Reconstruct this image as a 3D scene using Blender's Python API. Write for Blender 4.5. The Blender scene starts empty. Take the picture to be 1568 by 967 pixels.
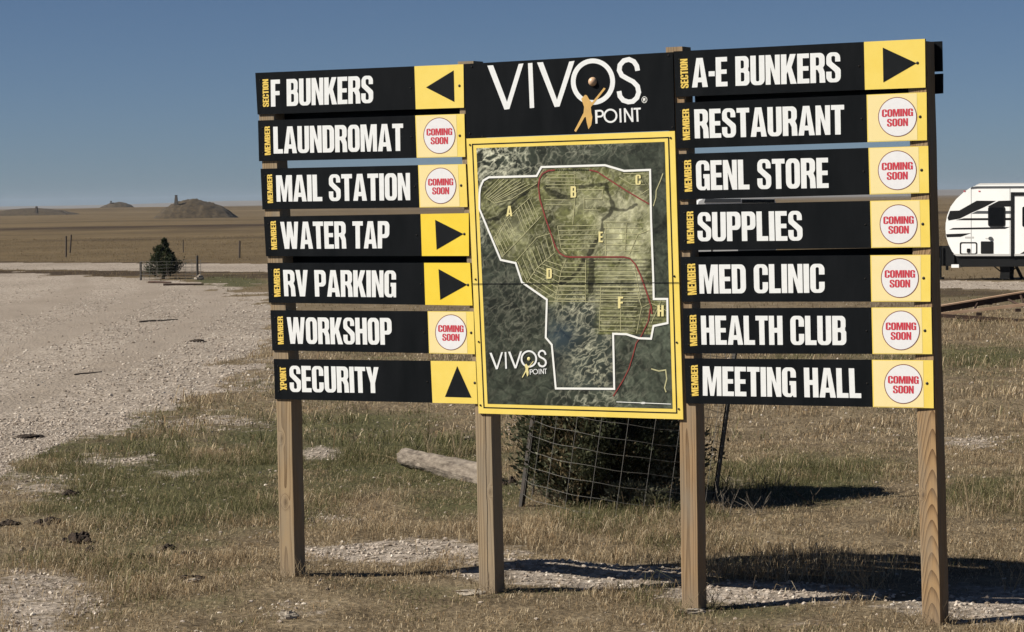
import bpy, math, random
import numpy as np
from mathutils import Vector, Matrix
from mathutils.geometry import tessellate_polygon

random.seed(7)
RNG = np.random.default_rng(11)
SC = bpy.context.scene
COL = SC.collection

# ------------------------------------------------------------------ camera
FPX, HC, YH, RHO, CX, CY = 3900.0, 2.83, 307.0, 0.0146, 784.0, 483.5
_t = math.atan((CY - YH) / FPX)
_F = np.array([0, math.cos(_t), -math.sin(_t)])
_u0 = np.array([0, math.sin(_t), math.cos(_t)])
_r0 = np.array([1.0, 0, 0])
_R = math.cos(RHO) * _r0 - math.sin(RHO) * _u0
_U = math.sin(RHO) * _r0 + math.cos(RHO) * _u0
cd = bpy.data.cameras.new('camera')
cam = bpy.data.objects.new('camera', cd)
COL.objects.link(cam)
cd.sensor_width = 36.0
cd.lens = FPX / 1568.0 * 36.0
cd.clip_start = 0.1
cd.clip_end = 40000
_m = Matrix.Identity(4)
for i in range(3):
    _m[i][0], _m[i][1], _m[i][2] = _R[i], _U[i], -_F[i]
_m[2][3] = HC
cam.matrix_world = _m
SC.camera = cam

# ------------------------------------------------------------------ light
SUN_EL = math.radians(40)
SHD = np.array([0.98, 0.199])                       # the way shadows fall on the ground
w = bpy.data.worlds.new('World')
SC.world = w
w.use_nodes = True
wn, wl = w.node_tree.nodes, w.node_tree.links
wn.clear()
wo = wn.new('ShaderNodeOutputWorld')
wb = wn.new('ShaderNodeBackground')
sk = wn.new('ShaderNodeTexSky')
sk.sky_type = 'NISHITA'
sk.sun_disc = False
sk.sun_elevation = SUN_EL
sk.sun_rotation = math.atan2(-SHD[0], -SHD[1]) % (2 * math.pi)
sk.altitude = 1000
sk.air_density = 0.54
sk.dust_density = 0.7
sk.ozone_density = 4.8
wb.inputs['Strength'].default_value = 0.040
wl.new(sk.outputs[0], wb.inputs[0])
wl.new(wb.outputs[0], wo.inputs[0])
sd = bpy.data.lights.new('sun', 'SUN')
sd.energy = 5.0
sd.angle = math.radians(0.53)
sd.color = (1.0, 0.93, 0.82)
so = bpy.data.objects.new('sun', sd)
COL.objects.link(so)
so.rotation_euler = Vector((-SHD[0] * math.cos(SUN_EL), -SHD[1] * math.cos(SUN_EL), math.sin(SUN_EL))).to_track_quat('Z', 'Y').to_euler()
SC.view_settings.view_transform = 'Standard'
SC.view_settings.look = 'None'
SC.view_settings.gamma = 1.0
SC.view_settings.use_curve_mapping = False
SC.view_settings.exposure = 0.46

# ------------------------------------------------------------------ helpers
def ray(px, py):
    return (px - CX) * _R - (py - CY) * _U + FPX * _F

def gnd(px, py, z=0.0):
    d = ray(px, py)
    s = (z - HC) / d[2]
    return np.array([d[0] * s, d[1] * s, z])

def aty(px, py, Y):
    d = ray(px, py)
    s = Y / d[1]
    return np.array([d[0] * s, Y, HC + d[2] * s])

def proj(x, y, z):
    d0, d1, d2 = x, y, z - HC
    a = d0 * _R[0] + d1 * _R[1] + d2 * _R[2]
    b = d0 * _U[0] + d1 * _U[1] + d2 * _U[2]
    c = d0 * _F[0] + d1 * _F[1] + d2 * _F[2]
    c = np.maximum(c, 0.5)
    return CX + FPX * a / c, CY - FPX * b / c

def tag(o, label=None, cat=None, group=None, kind=None):
    if label: o['label'] = label
    if cat: o['category'] = cat
    if group: o['group'] = group
    if kind: o['kind'] = kind
    return o

def empty(name, loc, label, cat, group=None):
    o = bpy.data.objects.new(name, None)
    o.empty_display_size = 0.2
    o.location = loc
    COL.objects.link(o)
    return tag(o, label, cat, group)

class MB:
    """collects shapes (world coordinates) that become ONE mesh object"""
    def __init__(s): s.v, s.f = [], []
    def add(s, vs, fs):
        b = len(s.v)
        s.v += [tuple(map(float, p)) for p in vs]
        s.f += [tuple(i + b for i in f) for f in fs]
    def hexa(s, p):                       # 8 corners: bottom ring 0-3, top ring 4-7
        s.add(p, [(3, 2, 1, 0), (4, 5, 6, 7), (0, 1, 5, 4), (1, 2, 6, 5), (2, 3, 7, 6), (3, 0, 4, 7)])
    def box(s, c, d, rz=0.0, M=None):
        hx, hy, hz = d[0] / 2, d[1] / 2, d[2] / 2
        pts = [(-hx, -hy, -hz), (hx, -hy, -hz), (hx, hy, -hz), (-hx, hy, -hz), (-hx, -hy, hz), (hx, -hy, hz), (hx, hy, hz), (-hx, hy, hz)]
        R = M if M is not None else Matrix.Rotation(rz, 3, 'Z')
        s.hexa([tuple(R @ Vector(p) + Vector(c)) for p in pts])
    def prism(s, ring, vec):
        n = len(ring)
        a = [np.array(p, float) for p in ring]
        b = [p + np.array(vec, float) for p in a]
        tri = tessellate_polygon([[Vector(p) for p in a]])
        fs = [(i, (i + 1) % n, (i + 1) % n + n, i + n) for i in range(n)]
        fs += [tuple(reversed(t)) for t in tri] + [tuple(k + n for k in t) for t in tri]
        s.add(a + b, fs)
    def tube(s, pts, rad, n=8, caps=True):
        pts = [Vector(p) for p in pts]
        if not hasattr(rad, '__len__'): rad = [rad] * len(pts)
        rings = []
        for i, p in enumerate(pts):
            d = (pts[min(i + 1, len(pts) - 1)] - pts[max(i - 1, 0)]).normalized()
            a = d.cross(Vector((0, 0, 1)))
            if a.length < 1e-3: a = Vector((1, 0, 0))
            a.normalize(); b = d.cross(a)
            rings.append([p + (a * math.cos(2 * math.pi * k / n) + b * math.sin(2 * math.pi * k / n)) * rad[i] for k in range(n)])
        vs = [q for r in rings for q in r]
        fs = []
        for i in range(len(pts) - 1):
            for k in range(n):
                fs.append((i * n + k, i * n + (k + 1) % n, (i + 1) * n + (k + 1) % n, (i + 1) * n + k))
        if caps:
            fs.append(tuple(range(n - 1, -1, -1)))
            fs.append(tuple((len(pts) - 1) * n + k for k in range(n)))
        s.add(vs, fs)
    def build(s, name, mat, parent=None, smooth=False, origin=None):
        if origin is None:
            o3 = np.zeros(3)
            p = parent
            while p is not None:
                o3 = o3 + np.array(p.location); p = p.parent
        else: o3 = np.array(origin, float)
        me = bpy.data.meshes.new(name)
        me.from_pydata([tuple(np.array(p) - o3) for p in s.v], [], s.f)
        me.validate()
        if smooth:
            me.polygons.foreach_set('use_smooth', [True] * len(me.polygons))
        me.materials.append(mat)
        o = bpy.data.objects.new(name, me)
        if parent is not None: o.parent = parent
        elif origin is not None: o.location = tuple(o3)
        COL.objects.link(o)
        return o

def vnoise(x, y, seed=0):
    x = np.asarray(x, float); y = np.asarray(y, float)
    xi = np.floor(x).astype(np.int64); yi = np.floor(y).astype(np.int64)
    xf = x - xi; yf = y - yi
    def h(a, b):
        n = (a * 374761393 + b * 668265263 + seed * 1442695041) & 0xFFFFFFFF
        n = ((n ^ (n >> 13)) * 1274126177) & 0xFFFFFFFF
        n = n ^ (n >> 16)
        return (n & 0xFFFF) / 65535.0
    u = xf * xf * (3 - 2 * xf); v = yf * yf * (3 - 2 * yf)
    return (h(xi, yi) * (1 - u) + h(xi + 1, yi) * u) * (1 - v) + (h(xi, yi + 1) * (1 - u) + h(xi + 1, yi + 1) * u) * v

def fbm(x, y, seed=0, o=3):
    s, a, t = 0, 1.0, 0
    for i in range(o):
        s = s + a * vnoise(x * 2 ** i, y * 2 ** i, seed + 17 * i); t += a; a *= 0.5
    return s / t

def sstep(a, b, x):
    t = np.clip((x - a) / (b - a), 0, 1)
    return t * t * (3 - 2 * t)

# ------------------------------------------------------------------ materials
def newmat(name):
    m = bpy.data.materials.new(name)
    m.use_nodes = True
    nt = m.node_tree
    return m, nt, nt.nodes['Principled BSDF'], nt.nodes.new, nt.links.new

def mat(name, c, rough=0.6, metal=0.0, c2=None, scale=8.0, bump=0.0, bscale=None, spec=0.5, stretch=None, detail=6):
    m, nt, b, N, L = newmat(name)
    b.inputs['Roughness'].default_value = rough
    b.inputs['Metallic'].default_value = metal
    b.inputs['Specular IOR Level'].default_value = spec
    tc = N('ShaderNodeTexCoord')
    src = tc.outputs['Object']
    if stretch:
        mp = N('ShaderNodeMapping'); mp.inputs['Scale'].default_value = stretch
        L(src, mp.inputs['Vector']); src = mp.outputs[0]
    if c2 is not None:
        nz = N('ShaderNodeTexNoise'); nz.inputs['Scale'].default_value = scale; nz.inputs['Detail'].default_value = detail
        nz.inputs['Roughness'].default_value = 0.65
        L(src, nz.inputs['Vector'])
        cr = N('ShaderNodeValToRGB')
        cr.color_ramp.elements[0].position = 0.32; cr.color_ramp.elements[1].position = 0.68
        cr.color_ramp.elements[0].color = (*c, 1); cr.color_ramp.elements[1].color = (*c2, 1)
        L(nz.outputs[0], cr.inputs[0]); L(cr.outputs[0], b.inputs['Base Color'])
    else:
        b.inputs['Base Color'].default_value = (*c, 1)
    if bump:
        n2 = N('ShaderNodeTexNoise'); n2.inputs['Scale'].default_value = bscale or scale; n2.inputs['Detail'].default_value = 8
        L(src, n2.inputs['Vector'])
        bp = N('ShaderNodeBump'); bp.inputs['Strength'].default_value = bump; bp.inputs['Distance'].default_value = 0.01
        L(n2.outputs[0], bp.inputs['Height']); L(bp.outputs[0], b.inputs['Normal'])
    return m

M = {}
M['board_black'] = mat('board_black', (0.0038, 0.005, 0.0062), 0.5, c2=(0.0085, 0.0098, 0.0115), scale=2.2, bump=0.05, bscale=2.0, spec=0.07, stretch=(3.0, 3.0, 0.7))
M['letter_white'] = mat('letter_white', (0.80, 0.82, 0.82), 0.45, c2=(0.74, 0.76, 0.76), scale=30)
M['tag_yellow'] = mat('tag_yellow', (0.80, 0.58, 0.11), 0.5, c2=(0.72, 0.50, 0.09), scale=60)
M['yellow'] = mat('yellow', (0.80, 0.60, 0.10), 0.5, c2=(0.84, 0.66, 0.15), scale=5)
M['yellow_deep'] = mat('yellow_deep', (0.82, 0.58, 0.030), 0.5, c2=(0.84, 0.63, 0.05), scale=5)
M['yellow_pale'] = mat('yellow_pale', (0.84, 0.71, 0.36), 0.5, c2=(0.82, 0.68, 0.31), scale=5)
M['arrow_black'] = mat('arrow_black', (0.006, 0.0075, 0.009), 0.5, c2=(0.010, 0.0115, 0.0135), scale=9, spec=0.12)
M['sticker_white'] = mat('sticker_white', (0.78, 0.78, 0.79), 0.5, c2=(0.73, 0.73, 0.75), scale=25)
M['sticker_red'] = mat('sticker_red', (0.58, 0.035, 0.06), 0.5, c2=(0.50, 0.03, 0.05), scale=40)
M['ring_brown'] = mat('ring_brown', (0.20, 0.06, 0.05), 0.5)
M['bolt'] = mat('bolt', (0.03, 0.027, 0.024), 0.5, 0.4)
M['gold'] = mat('gold', (0.72, 0.45, 0.13), 0.45, c2=(0.55, 0.34, 0.11), scale=9)
M['logo_ball'] = mat('logo_ball', (0.62, 0.42, 0.27), 0.3)
M['map_line'] = mat('map_line', (0.82, 0.83, 0.80), 0.5)
M['map_road'] = mat('map_road', (0.26, 0.03, 0.022), 0.5, c2=(0.17, 0.04, 0.03), scale=30)
M['map_plot'] = mat('map_plot', (0.52, 0.50, 0.28), 0.6, c2=(0.34, 0.33, 0.17), scale=14)
M['map_letter'] = mat('map_letter', (0.74, 0.66, 0.30), 0.5)
M['map_dark'] = mat('map_dark', (0.016, 0.020, 0.014), 0.5, c2=(0.035, 0.04, 0.028), scale=18)
M['rv_white'] = mat('rv_white', (0.76, 0.77, 0.76), 0.3, c2=(0.70, 0.71, 0.70), scale=1.2)
M['rv_black'] = mat('rv_black', (0.007, 0.0075, 0.008), 0.5, spec=0.15)
M['rv_grey'] = mat('rv_grey', (0.055, 0.06, 0.065), 0.4)
M['rv_glass'] = mat('rv_glass', (0.003, 0.0035, 0.0045), 0.1, spec=0.12)
M['roof_grey'] = mat('roof_grey', (0.42, 0.42, 0.41), 0.6)
M['tyre'] = mat('tyre', (0.015, 0.015, 0.016), 0.85)
M['steel'] = mat('steel', (0.30, 0.31, 0.32), 0.45, 0.7)
M['rust'] = mat('rust', (0.022, 0.012, 0.008), 0.85, c2=(0.07, 0.036, 0.022), scale=3.5, bump=0.3, bscale=30)
M['rust_orange_lit_edge'] = mat('rust_orange_lit_edge', (0.34, 0.215, 0.13), 0.85, c2=(0.46, 0.32, 0.22), scale=3, bump=0.2, bscale=30)  # orange rust, lightened so the rail's top strip looks sunlit
M['concrete'] = mat('concrete', (0.12, 0.10, 0.08), 0.9, c2=(0.19, 0.165, 0.135), scale=1.5, bump=0.3)
M['mound'] = mat('mound', (0.024, 0.017, 0.009), 0.95, c2=(0.082, 0.058, 0.030), scale=1.1, bump=1.0, bscale=2.5)
M['tpost'] = mat('tpost', (0.020, 0.022, 0.020), 0.7, c2=(0.05, 0.035, 0.025), scale=20)
M['wire'] = mat('wire', (0.145, 0.138, 0.125), 0.6, 0.2)
M['old_post'] = mat('old_post', (0.045, 0.035, 0.028), 0.9, c2=(0.09, 0.07, 0.055), scale=20)
M['soil'] = mat('soil', (0.012, 0.008, 0.005), 0.95, c2=(0.060, 0.040, 0.026), scale=30, bump=0.8, bscale=60)
M['rock'] = mat('rock', (0.26, 0.22, 0.175), 0.9, c2=(0.44, 0.39, 0.32), scale=25, bump=0.5, bscale=50)
M['dry_stalk'] = mat('dry_stalk', (0.36, 0.28, 0.17), 0.9, c2=(0.24, 0.18, 0.11), scale=12)
M['grey_stalk'] = mat('grey_stalk', (0.17, 0.145, 0.115), 0.9, c2=(0.25, 0.215, 0.17), scale=12)
M['dark_stalk'] = mat('dark_stalk', (0.045, 0.035, 0.025), 0.9, c2=(0.08, 0.06, 0.045), scale=12)
M['bark'] = mat('bark', (0.06, 0.045, 0.035), 0.95, c2=(0.12, 0.095, 0.07), scale=20, bump=0.6)
M['hill'] = mat('hill', (0.13, 0.10, 0.065), 0.95, c2=(0.17, 0.135, 0.09), scale=0.004)

def attr_mat(name, rough=0.85, trans=0.25):
    m, nt, b, N, L = newmat(name)
    a = N('ShaderNodeAttribute'); a.attribute_name = 'tint'
    b.inputs['Roughness'].default_value = rough
    b.inputs['Specular IOR Level'].default_value = 0.25
    L(a.outputs['Color'], b.inputs['Base Color'])
    if trans:
        tr = N('ShaderNodeBsdfTranslucent'); mx = N('ShaderNodeMixShader'); mx.inputs[0].default_value = trans
        L(a.outputs['Color'], tr.inputs['Color'])
        L(b.outputs[0], mx.inputs[1]); L(tr.outputs[0], mx.inputs[2])
        L(mx.outputs[0], nt.nodes['Material Output'].inputs['Surface'])
    return m
M['blade'] = attr_mat('blade', 0.85, 0.35)
M['leaf'] = attr_mat('leaf', 0.8, 0.28)
M['stone'] = attr_mat('stone', 0.9, 0.0)

def wood_mat(name, light, dark, seed, crack=None, cathedral=0.0, knots=()):
    m, nt, b, N, L = newmat(name)
    b.inputs['Roughness'].default_value = 0.8
    b.inputs['Specular IOR Level'].default_value = 0.25
    tc = N('ShaderNodeTexCoord')
    mp = N('ShaderNodeMapping'); mp.inputs['Location'].default_value = (seed * 3.1, seed * 1.7, seed * 5.3)
    mp.inputs['Scale'].default_value = (1, 1, 0.10)
    L(tc.outputs['Object'], mp.inputs['Vector'])
    # growth rings around an axis that wanders past the post's face
    nz = N('ShaderNodeTexNoise'); nz.inputs['Scale'].default_value = 5.0; nz.inputs['Detail'].default_value = 2
    L(mp.outputs[0], nz.inputs['Vector'])
    sep = N('ShaderNodeSeparateXYZ'); L(tc.outputs['Object'], sep.inputs[0])
    def math_(op, a, bb=None, c=None):
        n = N('ShaderNodeMath'); n.operation = op
        for i, v in enumerate((a, bb, c)):
            if v is None: continue
            if isinstance(v, (int, float)): n.inputs[i].default_value = v
            else: L(v, n.inputs[i])
        return n.outputs[0]
    xo = math_('ADD', sep.outputs['X'], 0.012 * math.sin(seed * 2.3))
    yo = math_('ADD', sep.outputs['Y'], 0.10 + 0.03 * math.cos(seed))
    r = math_('SQRT', math_('ADD', math_('MULTIPLY', xo, xo), math_('MULTIPLY', yo, yo)))
    r = math_('ADD', r, math_('MULTIPLY', nz.outputs[0], 0.055))
    r = math_('ADD', r, math_('MULTIPLY', sep.outputs['Z'], cathedral))
    kdark = None
    for (kx, kz, ks_) in knots:
        dx = math_('DIVIDE', math_('SUBTRACT', sep.outputs['X'], kx), ks_); dz = math_('DIVIDE', math_('SUBTRACT', sep.outputs['Z'], kz), ks_ * 1.9)
        e = math_('POWER', 2.718, math_('MULTIPLY', math_('ADD', math_('MULTIPLY', dx, dx), math_('MULTIPLY', dz, dz)), -0.7))
        r = math_('ADD', r, math_('MULTIPLY', e, 0.05))
        kdark = math_('MULTIPLY', math_('POWER', e, 3), 0.9) if kdark is None else math_('ADD', kdark, math_('MULTIPLY', math_('POWER', e, 3), 0.9))
    rings = math_('FRACT', math_('MULTIPLY', r, 95.0))
    ring = math_('POWER', rings, 2.2)
    fine = N('ShaderNodeTexNoise'); fine.inputs['Scale'].default_value = 60; fine.inputs['Detail'].default_value = 5
    mp2 = N('ShaderNodeMapping'); mp2.inputs['Scale'].default_value = (1.6, 1.6, 0.05); L(tc.outputs['Object'], mp2.inputs[0]); L(mp2.outputs[0], fine.inputs['Vector'])
    f = math_('ADD', math_('MULTIPLY', ring, 0.75), math_('MULTIPLY', math_('SUBTRACT', fine.outputs[0], 0.5), 0.9))
    if kdark is not None: f = math_('ADD', f, kdark)
    cr = N('ShaderNodeValToRGB')
    cr.color_ramp.elements[0].position = 0.05; cr.color_ramp.elements[1].position = 0.85
    cr.color_ramp.elements[0].color = (*light, 1); cr.color_ramp.elements[1].color = (*dark, 1)
    L(f, cr.inputs[0])
    # grey weathering
    wz = N('ShaderNodeTexNoise'); wz.inputs['Scale'].default_value = 3.0; wz.inputs['Detail'].default_value = 5
    mp3 = N('ShaderNodeMapping'); mp3.inputs['Scale'].default_value = (3, 3, 0.7); mp3.inputs['Location'].default_value = (seed, 0, seed); L(tc.outputs['Object'], mp3.inputs[0]); L(mp3.outputs[0], wz.inputs['Vector'])
    wr = N('ShaderNodeValToRGB'); wr.color_ramp.elements[0].position = 0.42; wr.color_ramp.elements[1].position = 0.72
    wr.color_ramp.elements[1].color = (0.8, 0.8, 0.8, 1)
    L(wz.outputs[0], wr.inputs[0])
    mx = N('ShaderNodeMix'); mx.data_type = 'RGBA'
    L(wr.outputs[0], mx.inputs[0]); L(cr.outputs[0], mx.inputs[6]); mx.inputs[7].default_value = (0.235, 0.20, 0.150, 1)
    ft = N('ShaderNodeMapRange'); ft.inputs[1].default_value = 0.34; ft.inputs[2].default_value = 0.0; ft.inputs[4].default_value = 0.75
    L(math_('ADD', sep.outputs['Z'], math_('MULTIPLY', wz.outputs[0], 0.16)), ft.inputs[0])
    mf = N('ShaderNodeMix'); mf.data_type = 'RGBA'; L(ft.outputs[0], mf.inputs[0]); L(mx.outputs[2], mf.inputs[6]); mf.inputs[7].default_value = (0.19, 0.155, 0.115, 1)
    out = mf.outputs[2]
    if crack is not None:
        cn = N('ShaderNodeTexNoise'); cn.inputs['Scale'].default_value = 2.4; cn.inputs['Detail'].default_value = 3
        mp4 = N('ShaderNodeMapping'); mp4.inputs['Scale'].default_value = (0.01, 0.01, 1); L(tc.outputs['Object'], mp4.inputs[0]); L(mp4.outputs[0], cn.inputs['Vector'])
        cx = math_('SUBTRACT', sep.outputs['X'], crack)
        cx = math_('ABSOLUTE', math_('ADD', cx, math_('MULTIPLY', math_('SUBTRACT', cn.outputs[0], 0.5), 0.035)))
        k = math_('LESS_THAN', cx, 0.0032)
        m2 = N('ShaderNodeMix'); m2.data_type = 'RGBA'
        L(k, m2.inputs[0]); L(out, m2.inputs[6]); m2.inputs[7].default_value = (0.03, 0.02, 0.014, 1)
        out = m2.outputs[2]
    L(out, b.inputs['Base Color'])
    bp = N('ShaderNodeBump'); bp.inputs['Strength'].default_value = 0.35; bp.inputs['Distance'].default_value = 0.004
    L(f, bp.inputs['Height']); L(bp.outputs[0], b.inputs['Normal'])
    return m

def aerial_mat(name, stops, scale, dist, seed):
    """printed aerial photograph: ridges and gullies of a noise field"""
    m, nt, b, N, L = newmat(name)
    b.inputs['Roughness'].default_value = 0.32
    tc = N('ShaderNodeTexCoord')
    mp = N('ShaderNodeMapping'); mp.inputs['Location'].default_value = (seed, seed * 2, seed * 3); L(tc.outputs['Object'], mp.inputs[0])
    n1 = N('ShaderNodeTexNoise'); n1.inputs['Scale'].default_value = scale; n1.inputs['Detail'].default_value = 9; n1.inputs['Roughness'].default_value = 0.68; n1.inputs['Distortion'].default_value = dist
    n2 = N('ShaderNodeTexNoise'); n2.inputs['Scale'].default_value = scale * 0.35; n2.inputs['Detail'].default_value = 3
    n3 = N('ShaderNodeTexNoise'); n3.inputs['Scale'].default_value = scale * 7; n3.inputs['Detail'].default_value = 4; n3.inputs['Distortion'].default_value = 1.5
    for n in (n1, n2, n3): L(mp.outputs[0], n.inputs['Vector'])
    a = N('ShaderNodeMath'); a.operation = 'MULTIPLY_ADD'; L(n2.outputs[0], a.inputs[0]); a.inputs[1].default_value = 0.9
    L(n1.outputs[0], a.inputs[2])
    a2 = N('ShaderNodeMath'); a2.operation = 'MULTIPLY_ADD'; L(n3.outputs[0], a2.inputs[0]); a2.inputs[1].default_value = 0.35
    L(a.outputs[0], a2.inputs[2])
    mr = N('ShaderNodeMapRange'); mr.inputs[1].default_value = 0.86; mr.inputs[2].default_value = 1.40; L(a2.outputs[0], mr.inputs[0])
    cr = N('ShaderNodeValToRGB')
    e = cr.color_ramp.elements
    while len(e) < len(stops): e.new(0.5)
    for i, (p, c) in enumerate(stops): e[i].position = p; e[i].color = (*c, 1)
    L(mr.outputs[0], cr.inputs[0]); L(cr.outputs[0], b.inputs['Base Color'])
    return m
M['map_outer'] = aerial_mat('map_outer', [(0, (0.014, 0.017, 0.012)), (0.34, (0.036, 0.042, 0.029)), (0.52, (0.062, 0.070, 0.045)), (0.66, (0.14, 0.145, 0.092)), (0.86, (0.50, 0.49, 0.37))], 4.2, 2.2, 1.3)
M['map_inner'] = aerial_mat('map_inner', [(0, (0.032, 0.036, 0.014)), (0.30, (0.075, 0.076, 0.030)), (0.50, (0.135, 0.132, 0.056)), (0.66, (0.25, 0.24, 0.125)), (0.88, (0.50, 0.48, 0.32))], 5.5, 1.6, 4.1)
M['map_gully'] = aerial_mat('map_gully', [(0, (0.012, 0.015, 0.012)), (0.32, (0.035, 0.042, 0.035)), (0.46, (0.10, 0.105, 0.07)), (0.60, (0.28, 0.27, 0.18)), (0.80, (0.66, 0.64, 0.50))], 6.0, 3.5, 7.7)

# ground: grass, dry grass, gravel and bare soil, blended by where they grow
def ground_mat():
    m, nt, b, N, L = newmat('ground_cover')
    b.inputs['Roughness'].default_value = 0.95
    b.inputs['Specular IOR Level'].default_value = 0.15
    at = N('ShaderNodeAttribute'); at.attribute_name = 'cover'
    sp = N('ShaderNodeSeparateColor'); L(at.outputs['Color'], sp.inputs[0])
    tc = N('ShaderNodeTexCoord')
    def noise(scale, detail=5, rough=0.6, st=None):
        n = N('ShaderNodeTexNoise'); n.inputs['Scale'].default_value = scale; n.inputs['Detail'].default_value = detail; n.inputs['Roughness'].default_value = rough
        if st:
            mp = N('ShaderNodeMapping'); mp.inputs['Scale'].default_value = st; L(tc.outputs['Object'], mp.inputs[0]); L(mp.outputs[0], n.inputs['Vector'])
        else: L(tc.outputs['Object'], n.inputs['Vector'])
        return n.outputs[0]
    def ramp(fac, stops):
        cr = N('ShaderNodeValToRGB'); e = cr.color_ramp.elements
        while len(e) < len(stops): e.new(0.5)
        for i, (p, c) in enumerate(stops): e[i].position = p; e[i].color = (*c, 1)
        L(fac, cr.inputs[0]); return cr.outputs[0]
    def mix(f, a, c):
        mx = N('ShaderNodeMix'); mx.data_type = 'RGBA'; L(f, mx.inputs[0]); L(a, mx.inputs[6]); L(c, mx.inputs[7]); return mx.outputs[2]
    def M_(op, a, c, d=None):
        n = N('ShaderNodeMath'); n.operation = op
        for i, v in enumerate((a, c, d)):
            if v is None: continue
            if isinstance(v, (int, float)): n.inputs[i].default_value = v
            else: L(v, n.inputs[i])
        return n.outputs[0]
    fine = noise(22, 8, 0.75); mid = noise(1.7, 6, 0.7); big = noise(0.06, 6, 0.65); vbig = noise(0.010, 5, 0.6, (0.35, 1.6, 1))
    tan = ramp(M_('ADD', M_('MULTIPLY', fine, 0.55), M_('MULTIPLY', mid, 0.5)), [(0.36, (0.048, 0.036, 0.022)), (0.52, (0.158, 0.122, 0.076)), (0.70, (0.340, 0.275, 0.185))])
    field = ramp(M_('ADD', M_('MULTIPLY', big, 0.30), M_('ADD', M_('MULTIPLY', vbig, 0.40), M_('MULTIPLY', noise(0.55, 5, 0.75, (0.6, 0.35, 1)), 0.32))), [(0.36, (0.070, 0.050, 0.027)), (0.50, (0.122, 0.089, 0.048)), (0.64, (0.185, 0.138, 0.077))])
    green = ramp(M_('ADD', M_('MULTIPLY', fine, 0.6), M_('MULTIPLY', mid, 0.45)), [(0.33, (0.030, 0.031, 0.013)), (0.52, (0.078, 0.076, 0.035)), (0.72, (0.165, 0.145, 0.075))])
    vor = N('ShaderNodeTexVoronoi'); vor.inputs['Scale'].default_value = 17; L(tc.outputs['Object'], vor.inputs['Vector'])
    vsep = N('ShaderNodeSeparateColor'); L(vor.outputs['Color'], vsep.inputs[0])
    grav_f = M_('ADD', M_('MULTIPLY', vsep.outputs[0], 0.40), M_('ADD', M_('MULTIPLY', noise(7, 7, 0.8), 0.42), M_('MULTIPLY', noise(0.16, 4, 0.6, (1, 0.45, 1)), 0.40)))
    grav = ramp(grav_f, [(0.30, (0.075, 0.058, 0.042)), (0.45, (0.205, 0.172, 0.138)), (0.60, (0.300, 0.256, 0.210)), (0.85, (0.46, 0.40, 0.34))])
    wa = N('ShaderNodeAttribute'); wa.attribute_name = 'wear'
    packed = ramp(M_('ADD', M_('MULTIPLY', noise(30, 4, 0.7), 0.5), M_('MULTIPLY', noise(0.5, 5, 0.7, (1, .4, 1)), 0.5)), [(0.35, (0.235, 0.195, 0.155)), (0.65, (0.335, 0.287, 0.238))])
    grav = mix(M_('MULTIPLY', wa.outputs['Fac'], 0.8), grav, packed)
    scrub = ramp(mid, [(0.35, (0.022, 0.015, 0.010)), (0.65, (0.070, 0.047, 0.028))])
    base = mix(at.outputs['Alpha'], tan, field)
    gm = M_('ADD', sp.outputs[1], M_('MULTIPLY', M_('SUBTRACT', mid, 0.5), 0.9))
    mr = N('ShaderNodeMapRange'); mr.interpolation_type = 'SMOOTHSTEP'; mr.inputs[1].default_value = 0.25; mr.inputs[2].default_value = 0.75; L(gm, mr.inputs[0])
    base = mix(mr.outputs[0], base, green)
    base = mix(sp.outputs[2], base, scrub)
    km = M_('ADD', sp.outputs[0], M_('MULTIPLY', M_('SUBTRACT', noise(3.2, 8, 0.75), 0.5), 1.5))
    mr2 = N('ShaderNodeMapRange'); mr2.interpolation_type = 'SMOOTHSTEP'; mr2.inputs[1].default_value = 0.36; mr2.inputs[2].default_value = 0.66; L(km, mr2.inputs[0])
    base = mix(mr2.outputs[0], base, grav)
    L(base, b.inputs['Base Color'])
    bp = N('ShaderNodeBump'); bp.inputs['Strength'].default_value = 0.9; bp.inputs['Distance'].default_value = 0.05
    hgt = M_('ADD', M_('MULTIPLY', fine, 0.5), M_('MULTIPLY', vor.outputs['Distance'], 0.5))
    L(hgt, bp.inputs['Height']); L(bp.outputs[0], b.inputs['Normal'])
    return m
M['ground'] = ground_mat()

# ------------------------------------------------------------------ sign plane
ALPHA = math.radians(28)
SU = np.array([math.cos(ALPHA), -math.sin(ALPHA), 0])
SN = np.array([math.sin(ALPHA), math.cos(ALPHA), 0])         # away from the viewer
_p4 = gnd(1426, 957)
def onp(px, py):
    """photo point -> (along, up) on the front of the posts"""
    d = ray(px, py)
    s = (_p4 @ SN) / (d @ SN)
    p = d * s
    return np.array([(p - _p4) @ SU, p[2] + HC])
def S(q, off=0.0):
    return _p4 + SU * q[0] + np.array([0, 0, q[1]]) - SN * off

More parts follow.
